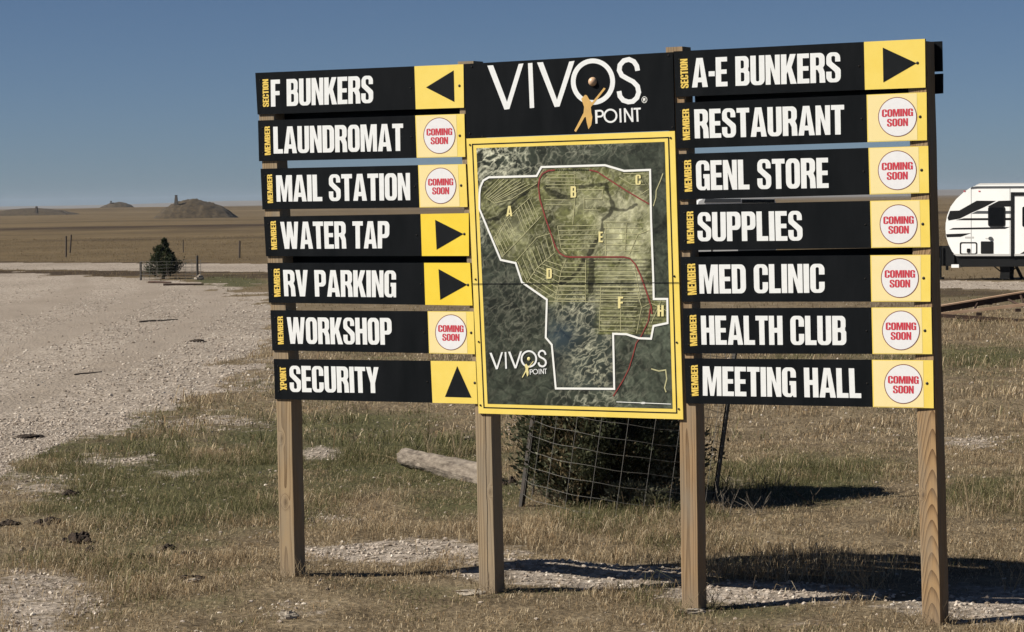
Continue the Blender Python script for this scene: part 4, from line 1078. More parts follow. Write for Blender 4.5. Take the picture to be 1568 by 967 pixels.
for (p0, p1, y0, y1) in (((95, 330), (180, 362), -0.2, -0.7), ((185, 333), (262, 363), -0.3, -0.9), ((455, 232), (520, 272), 0.05, -0.5), ((535, 208), (556, 345), 0.0, -0.6), ((230, 300), (270, 258), -0.3, 0.0), ((700, 205), (730, 360), 0, -1.0)):
    a = aty(*fz(p0), FY) + np.array([0, y0, 0]); b = aty(*fz(p1), FY) + np.array([0, y1, 0])
    mb = MB(); mb.tube([a, b], 0.028, 6); mb.build('cross_brace', M['rust'], fr)
for (p, y0) in (((250, 318), -0.55), ((480, 292), -0.7), ((345, 258), 0.05), ((480, 352), -1.1)):
    c = aty(*fz(p), FY) + np.array([0, y0, 0]); mb = MB(); mb.box(tuple(c), (0.12, 0.08, 0.07)); mb.build('bracket', M['rust'], fr)

# ------------------------------------------------------------------ white van mostly hidden by the sign
VY = 100.0
vb = aty(1125, 413, VY); vb[2] = 0
van = empty('parked_van', tuple(vb), 'white parked van half hidden behind the SUPPLIES board', 'van')
def VP(l, dy=0.0): return [aty(x, y, VY) + np.array([0, dy, 0]) for x, y in l]
def vs_(name, l, dy, th, mt, parent=None):
    mb = MB(); mb.prism(VP(l, dy), (0, th, 0)); return mb.build(name, mt, parent or van)
vs_('body', [(1062, 401), (1062, 330), (1070, 308), (1080, 302.5), (1186, 304), (1189, 312), (1189, 401)], 0, 2.0, M['rv_white'])
for xx in (1088, 1165):
    c = VP([(xx, 400)], 0.02)[0]
    for yy in (0, 1.7):
        wh = MB(); cc = c + np.array([0, yy, 0]); wh.tube([cc + np.array([0, -0.03, 0]), cc, cc + np.array([0, 0.2, 0]), cc + np.array([0, 0.24, 0])], [0.28, 0.33, 0.33, 0.28], 20)
        wo_ = wh.build('wheel', M['tyre'], van)
        hb = MB(); hb.tube([cc - np.array([0, 0.05, 0]), cc + np.array([0, 0.1, 0])], [0.14, 0.18], 14); hb.build('rim', M['steel'], wo_)
vs_('side_window', [(1078, 309.8), (1134, 309.2), (1134, 303.8), (1080, 304)], -0.03, 0.031, M['rv_grey'])  # grey colour paints the sky reflected in this pane
vs_('side_window', [(1136, 310.5), (1186, 310), (1186, 304.6), (1136, 304.6)], -0.03, 0.031, M['rv_glass'])
vs_('door_seam', [(1089, 400), (1091, 400), (1091, 313), (1089, 313)], -0.006, 0.007, M['rv_black'])
vs_('dark_panel', [(1130, 400), (1188, 400), (1188, 330), (1130, 330)], -0.006, 0.007, M['rv_grey'])

# ------------------------------------------------------------------ bunkers out in the field
def bunker(x0, x1, ytop, ybase, Y, label, skew=0.0, zoff=0.0):
    xc = (x0 + x1) / 2
    c = aty(xc, ybase, Y)
    top = aty(xc, ytop, Y)
    wd = (x1 - x0) * Y / FPX
    zb = min(c[2], float(tz(c[0], Y))) - 0.6
    h = top[2] - zb
    r = empty('bunker', (c[0], Y, zb), label, 'bunker', 'earth-covered bunkers in the field')
    n1, n2 = 44, 22
    mb = MB(); vs, fs = [], []
    for j in range(n2 + 1):
        v = -1 + 2 * j / n2
        for i in range(n1 + 1):
            u = -1 + 2 * i / n1
            us = u - skew * (1 - abs(u))
            e = max(0.0, 1 - abs(us) ** 2.0) ** 0.9 * max(0.0, 1 - abs(v) ** 2.4)
            z = h * e * (1 + 0.25 * (float(fbm(u * 3 + x0, v * 3, 71, 3)) - 0.5)) + 0.15 * h * (float(fbm(u * 17 + x0, v * 11, 73, 3)) - 0.5) * min(1, e * 4)
            vs.append((c[0] + u * wd / 2, Y + v * wd * 0.55, zb + max(z, 0)))
    for j in range(n2):
        for i in range(n1):
            a = j * (n1 + 1) + i
            fs.append((a, a + 1, a + n1 + 2, a + n1 + 1))
    mb.add(vs, fs)
    mb.build('mound', M['mound'], r, smooth=True)
    return r, c
def slab(parent, pts, Y, th, name, mt='concrete'):
    mb = MB(); mb.prism([aty(x, y, Y) for x, y in pts], (0, th, 0)); return mb.build(name, M[mt], parent)
b1, c1 = bunker(236, 366, 305.0, 331, 640, 'largest earth mound bunker with a tall concrete vent, right of the others', -0.15)
slab(b1, [(266, 317), (272.5, 317), (271.3, 305), (270.6, 300.5), (267.8, 300.5), (267.2, 305)], 634, 1.2, 'vent_shaft')
slab(b1, [(267.6, 300.4), (270.9, 300.4), (271.0, 298.4), (267.4, 298.4)], 634.2, 1.0, 'vent_cap', 'old_post')
b2, c2 = bunker(146, 213, 309.2, 323.5, 1400, 'small distant earth mound bunker left of the largest one')
slab(b2, [(168.6, 312), (170.4, 312), (170.4, 307.2), (168.6, 307.2)], 1395, 2, 'vent_shaft')
b3, c3 = bunker(-30, 124, 318.6, 328.5, 900, 'low wide earth mound bunker at the left edge with a pale concrete slab')
slab(b3, [(53, 326.5), (57.2, 326.5), (56.4, 319), (55.8, 315.6), (54.2, 315.6), (53.6, 319)], 868, 2, 'vent_shaft')
slab(b3, [(90, 322.3), (95, 322.0), (104, 326.6), (101, 328)], 868, 1.5, 'entrance_slab')

# ------------------------------------------------------------------ far fence posts
for (x, yt, yb, lean, lab) in ((101, 361, 393.5, 0.3, 'upright dark fence post in the field, nearest the left edge'), (106.5, 359, 387, 2.6, 'dark fence post leaning right in the field, just right of the upright one'), (280.5, 366.5, 386.5, 0, 'thin pale fence post in the field above the small juniper'), (366.5, 368, 395, 0.5, 'dark fence post in the field beside the sign')):
    p = G(x, yb); Y = p[1]; t = aty(x + lean, yt, Y)
    mb = MB(); mb.tube([p - np.array([0, 0, .3]), t], 0.05 if x != 280.5 else 0.03, 8)
    tag(mb.build('fence_post', M['old_post'], None, origin=p), lab, 'fence post', 'fence posts in the far field')

# ------------------------------------------------------------------ junipers in wire cages
def juniper(pos, h, rad, n, seed, label, name, cols, cat='juniper', group=None, stem='trunk', leaf=0.03, shape=0.9, lean=0.0, nbr=170, jit=1.0):
    rg = np.random.default_rng(seed)
    r = empty(name, tuple(pos), label, cat, group)
    mb = MB(); mb.tube([pos - np.array([0, 0, .1]), pos + np.array([0.02, 0, h * .4]), pos + np.array([lean * .8, 0, h * .93])], [rad * .10, rad * .06, rad * .015], 8)
    brs = MB()
    nb = nbr
    tips = []
    for i in range(nb):
        t = rg.random() ** 1.25
        a = rg.random() * 2 * math.pi
        env = rad * (1 - t) ** shape * (0.60 + 0.40 * float(vnoise(a * 1.6 + seed, t * 6, seed)) + 0.30 * rg.random()) + rad * 0.04
        z0 = t * h * 0.93; z1 = z0 + env * (0.35 + 0.4 * rg.random())
        c, s = math.cos(a), math.sin(a)
        p0 = np.array([lean * t, 0, z0]); p1 = np.array([lean * t + c * env, s * env, min(z1, h)])
        tips.append((p0, p1))
        mb.tube([pos + p0, pos + p0 * .5 + p1 * .5 + np.array([0, 0, -.03 * env]), pos + p1 * .9 + p0 * .1], [rad * .012, rad * .009, rad * .004], 5, False)
    mb.build(stem, M['bark'], r)
    # sprays: small leaf faces set along the outer two thirds of every branch
    bi = rg.integers(0, nb, n)
    P0 = np.array([t[0] for t in tips])[bi]; P1 = np.array([t[1] for t in tips])[bi]
    t = 0.30 + 0.75 * rg.random(n) ** 0.75
    L_ = np.linalg.norm(P1 - P0, axis=1)
    c = P0 + (P1 - P0) * t[:, None] + rg.normal(size=(n, 3)) * (0.055 * jit + 0.10 * L_)[:, None] * 0.62
    c[:, 2] = np.clip(c[:, 2], 0.02, h)
    dirn = (P1 - P0) / np.maximum(L_, 1e-4)[:, None] + rg.normal(size=(n, 3)) * 0.55 + np.array([0, 0, 0.35])
    dirn /= np.linalg.norm(dirn, axis=1)[:, None]
    sd = np.cross(dirn, rg.normal(size=(n, 3))); sd /= np.linalg.norm(sd, axis=1)[:, None]
    ll = leaf * (0.6 + 1.0 * rg.random(n)); ww = ll * (0.13 + 0.15 * rg.random(n))
    v = np.stack([c - sd * ww[:, None] * .4, c + dirn * (ll * .5)[:, None] + sd * ww[:, None], c + dirn * ll[:, None], c + dirn * (ll * .45)[:, None] - sd * ww[:, None]], 1).reshape(-1, 3)
    f = np.arange(4 * n).reshape(n, 4)
    ca = np.array(cols)
    k = rg.random(n); clump = vnoise(bi * 3.7, np.zeros(n), seed)
    ci = np.clip((clump * 0.7 + k * 0.3) * len(ca), 0, len(ca) - 1).astype(int)
    col = ca[ci] * (0.75 + 0.5 * rg.random(n))[:, None]
    col4 = np.repeat(np.concatenate([col, np.ones((n, 1))], 1), 4, 0)
    o = mesh_np('foliage', v, f, M['leaf'], col4, 'tint', smooth=False)
    o.parent = r
    return r
bp = G(931, 770)
bush = juniper(bp, 2.25, 0.78, 90000, 5, 'large dark juniper bush behind the map panel inside a leaning wire cage', 'juniper_bush', [(0.020, 0.026, 0.012), (0.040, 0.048, 0.024), (0.090, 0.096, 0.054), (0.150, 0.118, 0.066), (0.22, 0.23, 0.155)], leaf=0.046, shape=0.50, nbr=210, jit=0.55)
tp = G(250, 426.5)
small = juniper(tp, 1.60, 0.74, 8000, 9, 'small cone shaped juniper by the edge of the gravel lot', 'juniper_shrub', [(0.022, 0.032, 0.013), (0.035, 0.045, 0.020), (0.055, 0.062, 0.030)], leaf=0.085, shape=1.25, jit=0.35, lean=0.05, nbr=110)

def cage(center, r, h, nv, nh, tilt, wr, posts, label, name_cat, zlo=0.0, dirx=1.0):
    R = Matrix.Rotation(tilt, 3, 'Y')
    base = Vector(center)
    rt = empty('wire_cage', tuple(center), label, name_cat)
    mb = MB()
    def P(a, z): return base + R @ Vector((r * math.cos(a), r * math.sin(a), z))
    for i in range(nv):
        a = 2 * math.pi * i / nv
        mb.tube([P(a, zlo), P(a, h * .5), P(a, h)], wr, 4, False)
    for j in range(nh):
        z = zlo + (h - zlo) * j / (nh - 1)
        ps = [P(2 * math.pi * k / 48, z + 0.005 * math.sin(k * 1.3 + j)) for k in range(49)]
        mb.tube(ps, wr, 4, False)
    mb.build('wire_mesh', M['wire'], rt)
    for a, hh, pr in posts:
        pm = MB()
        p0, p1 = P(a, -0.3), P(a, hh)
        pm.tube([p0, p1], pr, 4)
        pm.build('post', M['tpost'], rt)
    return rt
SAGE = [(0.085, 0.090, 0.055), (0.135, 0.140, 0.090), (0.19, 0.185, 0.125), (0.22, 0.185, 0.115)]
for i, (x, y, h_, r_, n_, lab) in enumerate(((838, 764, .55, .26, 900, 'leafy grey green weed at the left foot of the large juniper'), (868, 772, .34, .22, 600, 'low leafy weed in front of the left part of the cage'), (1018, 775, .50, .18, 600, 'leafy grey green weed before the right part of the cage'), (962, 779, .22, .20, 420, 'low leafy weed at the middle front of the cage'), (1000, 782, .18, .16, 300, 'small leafy weed beside the third post'), (815, 757, .42, .16, 420, 'leafy weed wrapped about the left cage stake'))):
    juniper(G(x, y), h_, r_, n_, 40 + i, lab, 'leafy_weed', SAGE, cat='weed', group='leafy weeds around the juniper cage', stem='stem', leaf=0.045, shape=0.6, nbr=26)
cg = G(946, 775)
cage(cg, 0.88, 1.66, 23, 13, math.radians(8.5), 0.0019, [(math.radians(180), 1.7, 0.028), (math.radians(3), 1.72, 0.022)], 'leaning wire mesh cage with dark stakes around the large juniper', 'wire cage')
sg_ = G(262, 428)
cage(sg_, 1.15, 0.72, 20, 7, 0.0, 0.0045, [(math.radians(182), 0.70, 0.045), (math.radians(338), 0.92, 0.045)], 'low wire mesh cage with two dark stakes around the small juniper', 'wire cage')

# ------------------------------------------------------------------ log, soil clumps, rocks, sticks, weeds
def lump(name, pos, sx, sy, sz, mt, seed, label, cat, group=None, rough=0.35):
    rg = random.Random(seed); n1, n2 = 14, 9
    mb = MB(); vs, fs = [], []
    an = rg.random() * 6.28
    for j in range(n2 + 1):
        th = math.pi * j / n2
        for i in range(n1):
            ph = 2 * math.pi * i / n1
            k = 1 + rough * 2 * (float(vnoise(math.cos(ph) * math.sin(th) * 2.3 + seed, math.sin(ph) * math.sin(th) * 2.3 + math.cos(th) * 1.7, seed)) - 0.5) + rough * 0.8 * (rg.random() - 0.5)
            x = sx * k * math.sin(th) * math.cos(ph); y = sy * k * math.sin(th) * math.sin(ph); z = sz * k * math.cos(th)
            vs.append((pos[0] + x * math.cos(an * .15) - y * math.sin(an * .15), pos[1] + x * math.sin(an * .15) + y * math.cos(an * .15), pos[2] + sz * 0.35 + z))
    for j in range(n2):
        for i in range(n1):
            fs.append((j * n1 + i, (j + 1) * n1 + i, (j + 1) * n1 + (i + 1) % n1, j * n1 + (i + 1) % n1))
    mb.add(vs, fs)
    o = mb.build(name, M[mt], None, origin=pos)
    return tag(o, label, cat, group)

la, lb = G(618, 712), G(748, 742)
lg = MB()
n, secs = 26, 40
dv = (lb - la); ln_ = np.linalg.norm(dv); dv /= ln_; sv = np.cross(dv, [0, 0, 1]); sv /= np.linalg.norm(sv)
vs, fs = [], []
for j in range(secs + 1):
    t = j / secs
    for i in range(n):
        a = 2 * math.pi * i / n
        rad = 0.112 * (0.90 + 0.28 * t + 0.10 * math.sin(2 * a + t * 3) + 0.16 * (float(vnoise(i * 0.7, j * 0.12, 81)) - .5) + 0.34 * (float(fbm(i * 0.9, j * 0.22, 83, 3)) - .5))
        if j == 0: rad *= 0.80
        if j == secs: rad *= 0.75
        c = la + dv * (ln_ * t + (0.05 * (float(vnoise(i * .8, 3, 85)) - .5) if j < 2 else 0)) + np.array([0, 0, 0.065 + 0.02 * math.sin(t * 4)]) + sv * 0.03 * math.sin(t * 5)
        vs.append(c + sv * rad * math.cos(a) + np.array([0, 0, 1]) * rad * math.sin(a))
for j in range(secs):
    for i in range(n): fs.append((j * n + i, j * n + (i + 1) % n, (j + 1) * n + (i + 1) % n, (j + 1) * n + i))
fs.append(tuple(range(n - 1, -1, -1))); fs.append(tuple(secs * n + i for i in range(n)))
lg.add(vs, fs)
M['log'] = mat('log', (0.075, 0.058, 0.044), 0.95, c2=(0.27, 0.23, 0.185), scale=11, bump=1.0, bscale=40, stretch=(0.8, 0.45, 1.8))
tag(lg.build('log', M['log'], None, smooth=False, origin=la), 'weathered grey log lying in the grass behind the second post', 'log')
kn = G(651, 719)
tag(lump('log_notch', kn + np.array([0, -0.10, 0.02]), 0.035, 0.03, 0.07, 'soil', 300, 'small dark lump standing in for the notch in the grey log', 'bark'), None)  # added dark lump that stands for the notch in the log

CL = [(106, 758, .09, .05, 'dark soil clump at the left end of the green grass'), (77, 802, .13, .06, 'wide dark soil clump on dry grass nearest the bottom left gravel'), (16, 804, .10, .05, 'dark soil clump at the left edge of the photo'),
      (122, 831, .12, .07, 'largest ragged dark soil clump in the dry grass'), (137, 845, .06, .035, 'small dark soil clump just below the largest ragged one'), (201, 853, .06, .045, 'left one of two close dark soil clumps in the dry grass'),
      (223, 854, .06, .04, 'right one of two close dark soil clumps in the dry grass'), (257, 842, .07, .05, 'reddish dark soil clump above and right of the close pair'), (291, 851, .08, .04, 'dark soil clump nearest the first post, in dry grass'),
      (292, 886, .09, .035, 'dark soil clump beside a pale stone below the others'), (44, 670, .17, .04, 'wide dark soil clump on the gravel near the left edge'), (302, 523, .22, .05, 'flat dark soil clump alone on the gravel lot'), (782, 742, .10, .07, 'dark soil clump at the right end of the grey log')]
def clump(pos, sx, sy, sz, seed, label):
    """a scatter of dug-up crumbs that lie together"""
    rg = random.Random(seed); mb = MB()
    for k in range(16):
        a = rg.random() * 6.28; d = rg.random() ** 0.7; sc = (0.16 + 0.34 * rg.random()) * (1.25 - d)
        c = (pos[0] + math.cos(a) * sx * d * 1.3, pos[1] + math.sin(a) * sy * d * 2.2)
        c = (c[0], c[1], float(tz(c[0], c[1])))
        n1, n2 = 9, 6; vs, fs = [], []
        for jj in range(n2 + 1):
            th = math.pi * jj / n2
            for ii in range(n1):
                ph = 2 * math.pi * ii / n1; q = 0.7 + 0.6 * rg.random()
                vs.append((c[0] + sx * sc * q * math.sin(th) * math.cos(ph), c[1] + sx * sc * q * math.sin(th) * math.sin(ph), c[2] + sz * sc * 1.6 * (0.5 + q * math.cos(th))))
        for jj in range(n2):
            for ii in range(n1): fs.append((jj * n1 + ii, (jj + 1) * n1 + ii, (jj + 1) * n1 + (ii + 1) % n1, jj * n1 + (ii + 1) % n1))
        mb.add(vs, fs)
    return tag(mb.build('soil_clump', M['soil'], None, origin=pos), label, 'soil clump', 'dark soil clumps')
for i, (x, y, a_, h_, lab) in enumerate(CL): clump(G(x, y), a_, a_ * .7, h_, 400 + i, lab)
RK = [(341, 693, .045, .03, 'small white rock in the green grass left of the first post'), (441, 946, .060, .036, 'pale rock below the first post near the photo bottom'), (721, 908, .11, .022, 'flat pale rock at the foot of the second post'), (293, 891, .06, .02, 'flat pale rock beside a dark soil clump'), (716, 674, .05, .03, 'white rock beyond the grey log'), (1062, 937, .10, .02, 'flat pale rock at the foot of the third post'), (305, 428, .16, .12, 'round pale rock at the stake of the small juniper cage')]
for i, (x, y, a_, h_, lab) in enumerate(RK):
    lump('rock', G(x, y), a_, a_ * .8, h_, 'rock', 500 + i, lab, 'rock', 'loose pale rocks', 0.4)
for (p0, p1, r_, mt, lab) in (((214, 493.5), (272, 489.5), .022, 'dark_stalk', 'long dark stick lying on the gravel lot'), ((114, 574), (156, 570), .014, 'dark_stalk', 'shorter dark stick lying on the gravel near the left'), ((228, 433), (262, 433.5), .05, 'rust', 'left one of two rust coloured sticks below the small juniper'), ((250, 437), (312, 436), .045, 'rust', 'right one of two rust coloured sticks below the small juniper'), ((570, 697), (634, 710), .012, 'dry_stalk', 'pale straw stick resting near the left end of the grey log'), ((1063 + 66, 701), (1155, 719), .010, 'dry_stalk', 'pale straw stick in the green grass behind the third post')):
    a, b = G(*p0), G(*p1)
    mid = (a + b) / 2 + np.array([0, 0.0, r_ * .6]); mb = MB()
    mb.tube([a + np.array([0, 0, r_ * .6]), mid * .6 + a * .4 + np.array([0, .04, r_ * .5]), mid, b + np.array([0, 0, r_ * .7])], [r_, r_ * .9, r_ * .95, r_ * .5], 7)
    tag(mb.build('stick', M[mt], None, origin=a), lab, 'stick', 'sticks on the ground')

def weed(px, py, h, n, spread, mt, seed, label, rad=0.004, forks=2, lean=0.0):
    rg = random.Random(seed); p = G(px, py); mb = MB()
    for i in range(n):
        a = rg.random() * 6.28; s = spread * rg.random()
        hh = h * (0.55 + 0.45 * rg.random())
        b0 = p + np.array([math.cos(a) * .03, math.sin(a) * .03, -.02])
        pts = [b0]
        for k in (0.35, 0.7, 1.0):
            pts.append(b0 + np.array([math.cos(a) * s * k ** 1.4 + lean * k * h + rg.uniform(-.015, .015), math.sin(a) * s * k ** 1.4, hh * k]))
        mb.tube(pts, [rad, rad * .9, rad * .7, rad * .4], 5, False)
        for f in range(forks):
            q = pts[1] + (pts[3] - pts[1]) * rg.random(); aa = rg.random() * 6.28; l = h * .28 * rg.random() + .04
            mb.tube([q, q + np.array([math.cos(aa) * l * .5, math.sin(aa) * l * .5, l * .6]), q + np.array([math.cos(aa) * l * .7, math.sin(aa) * l * .7, l])], [rad * .6, rad * .5, rad * .3], 4, False)
    return tag(mb.build('weed', M[mt], None, origin=p), label, 'weed', 'dry weeds')
FOOT = [(430, 888, 'straw tuft at the left side of the first post'), (468, 884, 'straw tuft at the right side of the first post'), (736, 914, 'straw tuft before the second post'), (772, 903, 'straw tuft right of the second post'), (1040, 940, 'straw tuft left of the third post'), (1086, 932, 'straw tuft right of the third post'), (1408, 962, 'straw tuft left of the last post'), (1450, 955, 'straw tuft right of the last post')]
WD = [(x, y, .15, 14, .12, 'dry_stalk', lab, .0022) for x, y, lab in FOOT] + [(1113, 787, .28, 5, .16, 'grey_stalk', 'grey dry weed in the shade just right of the third post', .003), (1160, 786, .22, 5, .20, 'grey_stalk', 'grey weed clump in the middle of the juniper shadow', .003), (1185, 755, .34, 8, .34, 'grey_stalk', 'bushy grey weed behind the juniper shadow', .0025), (1242, 772, .20, 2, .14, 'dark_stalk', 'short dark twig standing at the right end of the juniper shadow', .006),
      (1168, 762, .20, 2, .05, 'dark_stalk', 'upright dark stem standing at the back of the juniper shadow', .006), (1080 + 36, 770, .30, 2, .06, 'dark_stalk', 'tall dark stem beside the third post', .006), (1484, 800, .62, 6, .30, 'dry_stalk', 'tall pale branching weed right of the last post', .0035), (1556, 800, .50, 3, .12, 'dry_stalk', 'slender pale weed at the right edge', .003),
      (925, 772, .42, 4, .16, 'dry_stalk', 'cluster of straw stems in front of the large juniper', .0055), (880, 775, .30, 5, .22, 'dry_stalk', 'low straw weed at the left foot of the large juniper', .004), (1010, 772, .40, 4, .2, 'grey_stalk', 'grey green weed at the right foot of the large juniper', .004), (802, 752, .42, 6, .22, 'dry_stalk', 'straw weed at the dark left stake of the large juniper cage', .004), (835, 765, .55, 7, .35, 'grey_stalk', 'spreading grey weed left of the large juniper', .0035),
      (663, 718, .40, 6, .28, 'dry_stalk', 'thin straw weed behind the middle of the grey log', .003), (700, 700, .55, 7, .40, 'dry_stalk', 'tall straw weed behind the right half of the grey log', .003), (603, 672, .55, 3, .22, 'dry_stalk', 'tall straw stem standing left of the grey log', .003), (592, 750, .35, 2, .05, 'dry_stalk', 'upright straw stem in the green grass below the grey log', .003), (760, 905, .16, 6, .10, 'dry_stalk', 'short straw tuft at the foot of the second post', .003), (1330, 905, .24, 8, .22, 'dry_stalk', 'low straw weed at the front edge of the sign shadow', .003), (1545, 905, .28, 6, .18, 'dry_stalk', 'straw weed in the sign shadow at the right edge', .003)]
for i, (x, y, h_, n_, sp, mt, lab, rd_) in enumerate(WD): weed(x, y, h_, n_, sp, mt, 600 + i, lab, rd_)

# ------------------------------------------------------------------ grass blades and loose gravel
def blades(name, n, y0, y1, hmin, hmax, wmin, wmax, seed, kx=0.225, dry=None):
    rg = np.random.default_rng(seed)
    y = np.sqrt(rg.random(n) * (y1 * y1 - y0 * y0) + y0 * y0)
    x = (rg.random(n) * 2 - 1) * (kx * y + 0.4)
    # gather into tufts
    cl = 0.06 * y / 20
    m = rg.random(n) < 0.6
    gx = np.round(x / (cl * 3.0)) * cl * 3.0; gy = np.round(y / (cl * 3.6)) * cl * 3.6
    hs = np.sin(gx * 127.1 + gy * 311.7) * 43758.5; hs -= np.floor(hs)
    hs2 = np.sin(gx * 269.5 + gy * 183.3) * 43758.5; hs2 -= np.floor(hs2)
    x = np.where(m, gx + (hs - .5) * cl * 4 + rg.normal(size=n) * cl * 0.7, x); y = np.where(m, gy + (hs2 - .5) * cl * 4 + rg.normal(size=n) * cl * 0.7, y)
    g, gr, sc, fa, lot, road = cover(x, y)
    patch = fbm(x * 1.4, y * 1.0, 91, 3)
    bare = sstep(0.60, 0.72, fbm(x * 2.3 + 9, y * 1.5, 127, 3))
    keep = rg.random(n) < (1 - 0.8 * bare) * np.clip(1.25 - 1.5 * sstep(0.25, 0.75, g + 0.5 * (fbm(x * 3, y * 3, 93, 2) - .5)), 0.02, 1) * np.clip(0.35 + 1.6 * (patch - 0.22), 0.15, 1.0)
    keep &= ~((lot > .5) & ((rg.random(n) < .95) | (y > 50))) & ~(road > .5)
    x, y, g, gr, patch = x[keep], y[keep], g[keep], gr[keep], patch[keep]
    n = len(x)
    z = tz(x, y) - 0.006
    gm = np.clip((gr + 0.9 * (fbm(x * 1.7, y * 1.7, 95, 2) - .5) - 0.22) / 0.5, 0, 1)
    isg = rg.random(n) < gm * 0.85
    tall = fbm(x * 0.9 + 40, y * 0.7, 99, 3)
    h = (hmin + (hmax - hmin) * rg.random(n) ** 1.7) * (0.35 + 0.6 * patch + 1.35 * sstep(0.42, 0.72, tall)) * np.where(rg.random(n) < 0.03, 1.9, 1)
    wd = wmin + (wmax - wmin) * rg.random(n)
    az = rg.random(n) * 2 * np.pi
    ln = 0.45 + 1.35 * rg.random(n)
    ca, sa = np.cos(az), np.sin(az)
    fx, fy = -sa, ca
    # widen towards the camera a little so blades stay visible
    b = np.stack([x, y, z], 1); L3 = np.stack([ca, sa, np.zeros(n)], 1); F3 = np.stack([fx, fy, np.zeros(n)], 1)
    up = np.array([0, 0, 1.0])
    mid = b + up * (h * .62)[:, None] + L3 * (h * ln * .30)[:, None]
    tip = b + up * (h * np.clip(1.10 - 0.50 * ln, .12, 1))[:, None] + L3 * (h * ln * .95)[:, None]
    w_ = wd[:, None]
    v = np.stack([b - F3 * w_ * .5, b + F3 * w_ * .5, mid + F3 * w_ * .42, tip, mid - F3 * w_ * .42], 1)
    if dry is None: dry = np.array([(0.100, 0.074, 0.040), (0.225, 0.172, 0.098), (0.360, 0.285, 0.172), (0.250, 0.172, 0.090), (0.50, 0.42, 0.28)])
    grn = np.array([(0.046, 0.048, 0.019), (0.080, 0.080, 0.034), (0.125, 0.118, 0.055), (0.205, 0.180, 0.100)])
    cd_ = dry[rg.choice(5, n, p=[.26, .32, .22, .14, .06])]; cg_ = grn[rg.choice(4, n, p=[.25, .35, .25, .15])]
    c = np.where(isg[:, None], cg_ * 1.45, cd_ * np.array([1.46, 1.48, 1.60])) * (0.8 + 0.4 * rg.random(n))[:, None]
    c4 = np.repeat(np.concatenate([c, np.ones((n, 1))], 1), 5, 0)
    i0 = (np.arange(n) * 5)[:, None]
    # quad + tip triangle, both stored as quads/triangles through two face arrays
    f1 = i0 + np.array([[0, 1, 2, 4]]); f2 = i0 + np.array([[4, 2, 3]])
    V_ = v.reshape(-1, 3)
    me = bpy.data.meshes.new(name)
    nv = len(V_)
    loops = np.concatenate([np.concatenate([f1, f2], 1).ravel()])
    me.vertices.add(nv); me.loops.add(len(loops)); me.polygons.add(2 * n)
    me.vertices.foreach_set('co', V_.astype(np.float32).ravel())
    me.loops.foreach_set('vertex_index', loops.astype(np.int32))
    ls = (np.arange(n) * 7)[:, None] + np.array([[0, 4]])
    me.polygons.foreach_set('loop_start', ls.ravel().astype(np.int32))
    me.polygons.foreach_set('loop_total', np.tile([4, 3], n).astype(np.int32))
    me.update(calc_edges=True)
    at = me.attributes.new('tint', 'FLOAT_COLOR', 'POINT'); at.data.foreach_set('color', c4.astype(np.float32).ravel())
    me.materials.append(M['blade'])
    o = bpy.data.objects.new(name, me); COL.objects.link(o)
    return o
tag(blades('grass', 370000, 14.5, 29, 0.022, 0.095, 0.0022, 0.0055, 1), 'short dry and green grass growing around the posts of the sign', 'grass', kind='stuff')
tag(blades('field_grass', 190000, 28.5, 62, 0.035, 0.13, 0.005, 0.011, 2), 'dry grass growing beyond the log and the large juniper', 'grass', kind='stuff')
tag(blades('distant_grass', 190000, 61, 230, 0.03, 0.11, 0.008, 0.02, 3, dry=np.array([(0.10, 0.073, 0.039), (0.122, 0.091, 0.048), (0.145, 0.110, 0.059), (0.115, 0.080, 0.042), (0.17, 0.13, 0.075)])), 'tall dry grass out by the gravel road', 'grass', kind='stuff')

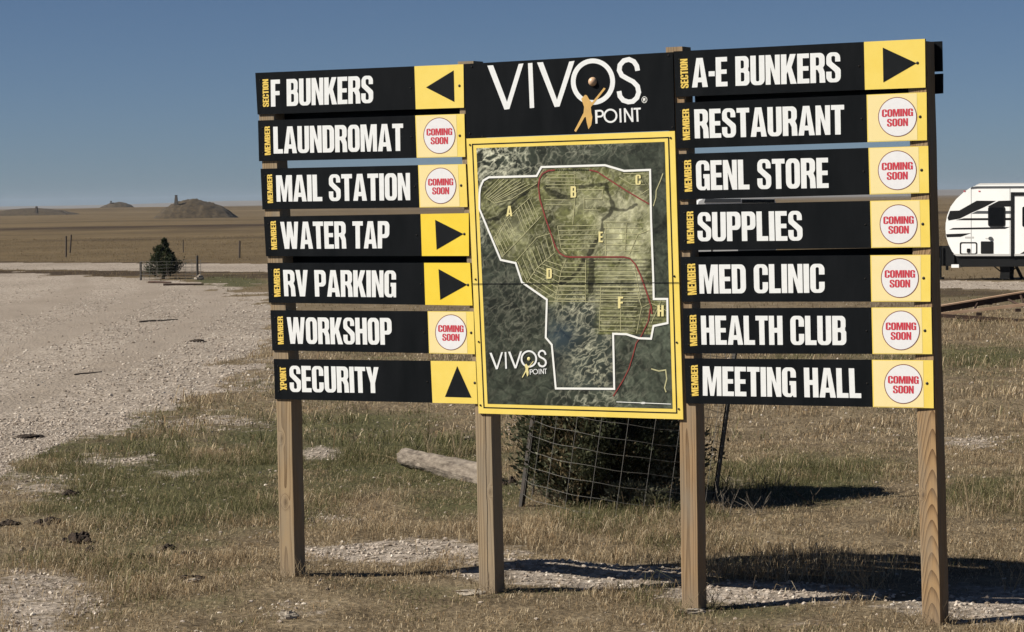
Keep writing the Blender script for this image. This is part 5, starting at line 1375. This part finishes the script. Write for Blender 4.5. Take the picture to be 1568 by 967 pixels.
def stones(name, n, y0, y1, smin, smax, seed, kx=0.225, fade=None):
    rg = np.random.default_rng(seed)
    y = np.sqrt(rg.random(n) * (y1 * y1 - y0 * y0) + y0 * y0); x = (rg.random(n) * 2 - 1) * (kx * y + 0.4)
    g, gr, sc, fa, lot, road = cover(x, y)
    k = rg.random(n) < np.clip(sstep(0.30, 0.85, g + 0.6 * (fbm(x * 3, y * 3, 97, 2) - .5)) + 0.02, 0, 1)
    if fade:
        px, py = proj(x, y, np.zeros_like(x))
        k &= rg.random(n) < (1 - 0.95 * sstep(fade[0], fade[1], y)) * (1 - 0.85 * wear(x, y)) * np.clip(0.25 + 0.75 * sstep(-60, 330, px + (py - 430) * 0.6) + 0.5 * (fbm(x * .5, y * .3, 57, 3) - .5), 0.08, 1)
    x, y = x[k], y[k]; n = len(x)
    z = tz(x, y)
    s = smin + (smax - smin) * rg.random(n) ** 2.6
    ico_v = np.array([(0, 0, 1), (.9, 0, .35), (.28, .85, .35), (-.72, .52, .35), (-.72, -.52, .35), (.28, -.85, .35), (.72, .52, -.35), (-.28, .85, -.35), (-.9, 0, -.35), (-.28, -.85, -.35), (.72, -.52, -.35)])
    ico_f = np.array([(0, 1, 2), (0, 2, 3), (0, 3, 4), (0, 4, 5), (0, 5, 1), (1, 6, 2), (2, 6, 7), (2, 7, 3), (3, 7, 8), (3, 8, 4), (4, 8, 9), (4, 9, 5), (5, 9, 10), (5, 10, 1), (1, 10, 6)])
    v = ico_v[None] * (0.7 + 0.6 * rg.random((n, 11, 1))) * s[:, None, None] * np.stack([np.ones(n), .6 + .5 * rg.random(n), .45 + .4 * rg.random(n)], 1)[:, None, :]
    a = rg.random(n) * 6.28; c_, s_2 = np.cos(a)[:, None], np.sin(a)[:, None]
    vx = v[..., 0] * c_ - v[..., 1] * s_2; vy = v[..., 0] * s_2 + v[..., 1] * c_
    V_ = np.stack([vx + x[:, None], vy + y[:, None], v[..., 2] + (z + s * .12)[:, None]], -1).reshape(-1, 3)
    F_ = (ico_f[None] + (np.arange(n) * 11)[:, None, None]).reshape(-1, 3)
    pal = np.array([(0.30, 0.25, 0.205), (0.38, 0.325, 0.272), (0.46, 0.405, 0.345), (0.18, 0.145, 0.112), (0.54, 0.49, 0.42)])
    c = pal[rg.choice(5, n, p=[.28, .33, .2, .12, .07])] * (.85 + .3 * rg.random(n))[:, None]
    c4 = np.repeat(np.concatenate([c, np.ones((n, 1))], 1), 11, 0)
    return mesh_np(name, V_, F_, M['stone'], c4, 'tint', smooth=False)
tag(stones('loose_gravel', 110000, 14.5, 34, 0.005, 0.024, 21), 'loose pale gravel stones scattered around the posts of the sign', 'gravel', kind='stuff')
tag(stones('lot_gravel', 200000, 33, 105, 0.008, 0.034, 22, fade=(34, 100)), 'coarse pale gravel stones covering the near part of the lot', 'gravel', kind='stuff')

# ------------------------------------------------------------------ haze
def haze():
    m = bpy.data.materials.new('haze_air'); m.use_nodes = True
    nt = m.node_tree; nt.nodes.clear()
    out = nt.nodes.new('ShaderNodeOutputMaterial'); pv = nt.nodes.new('ShaderNodeVolumePrincipled')
    pv.inputs['Color'].default_value = (0.70, 0.83, 1.0, 1); pv.inputs['Density'].default_value = 0.00006; pv.inputs['Anisotropy'].default_value = 0.2
    nt.links.new(pv.outputs[0], out.inputs['Volume'])
    mb = MB(); zlo = float(min(ZZ.min(), -6)) - 1.0; zhi = 40.0
    mb.hexa([(-4300, -60, zlo), (4300, -60, zlo), (4300, 11000, zlo), (-4300, 11000, zlo), (-4300, -60, zhi), (4300, -60, zhi), (4300, 11000, zhi), (-4300, 11000, zhi)])
    o = mb.build('haze', m)
    tag(o, 'thin pale blue air haze over the far field', 'haze', kind='stuff')
haze()
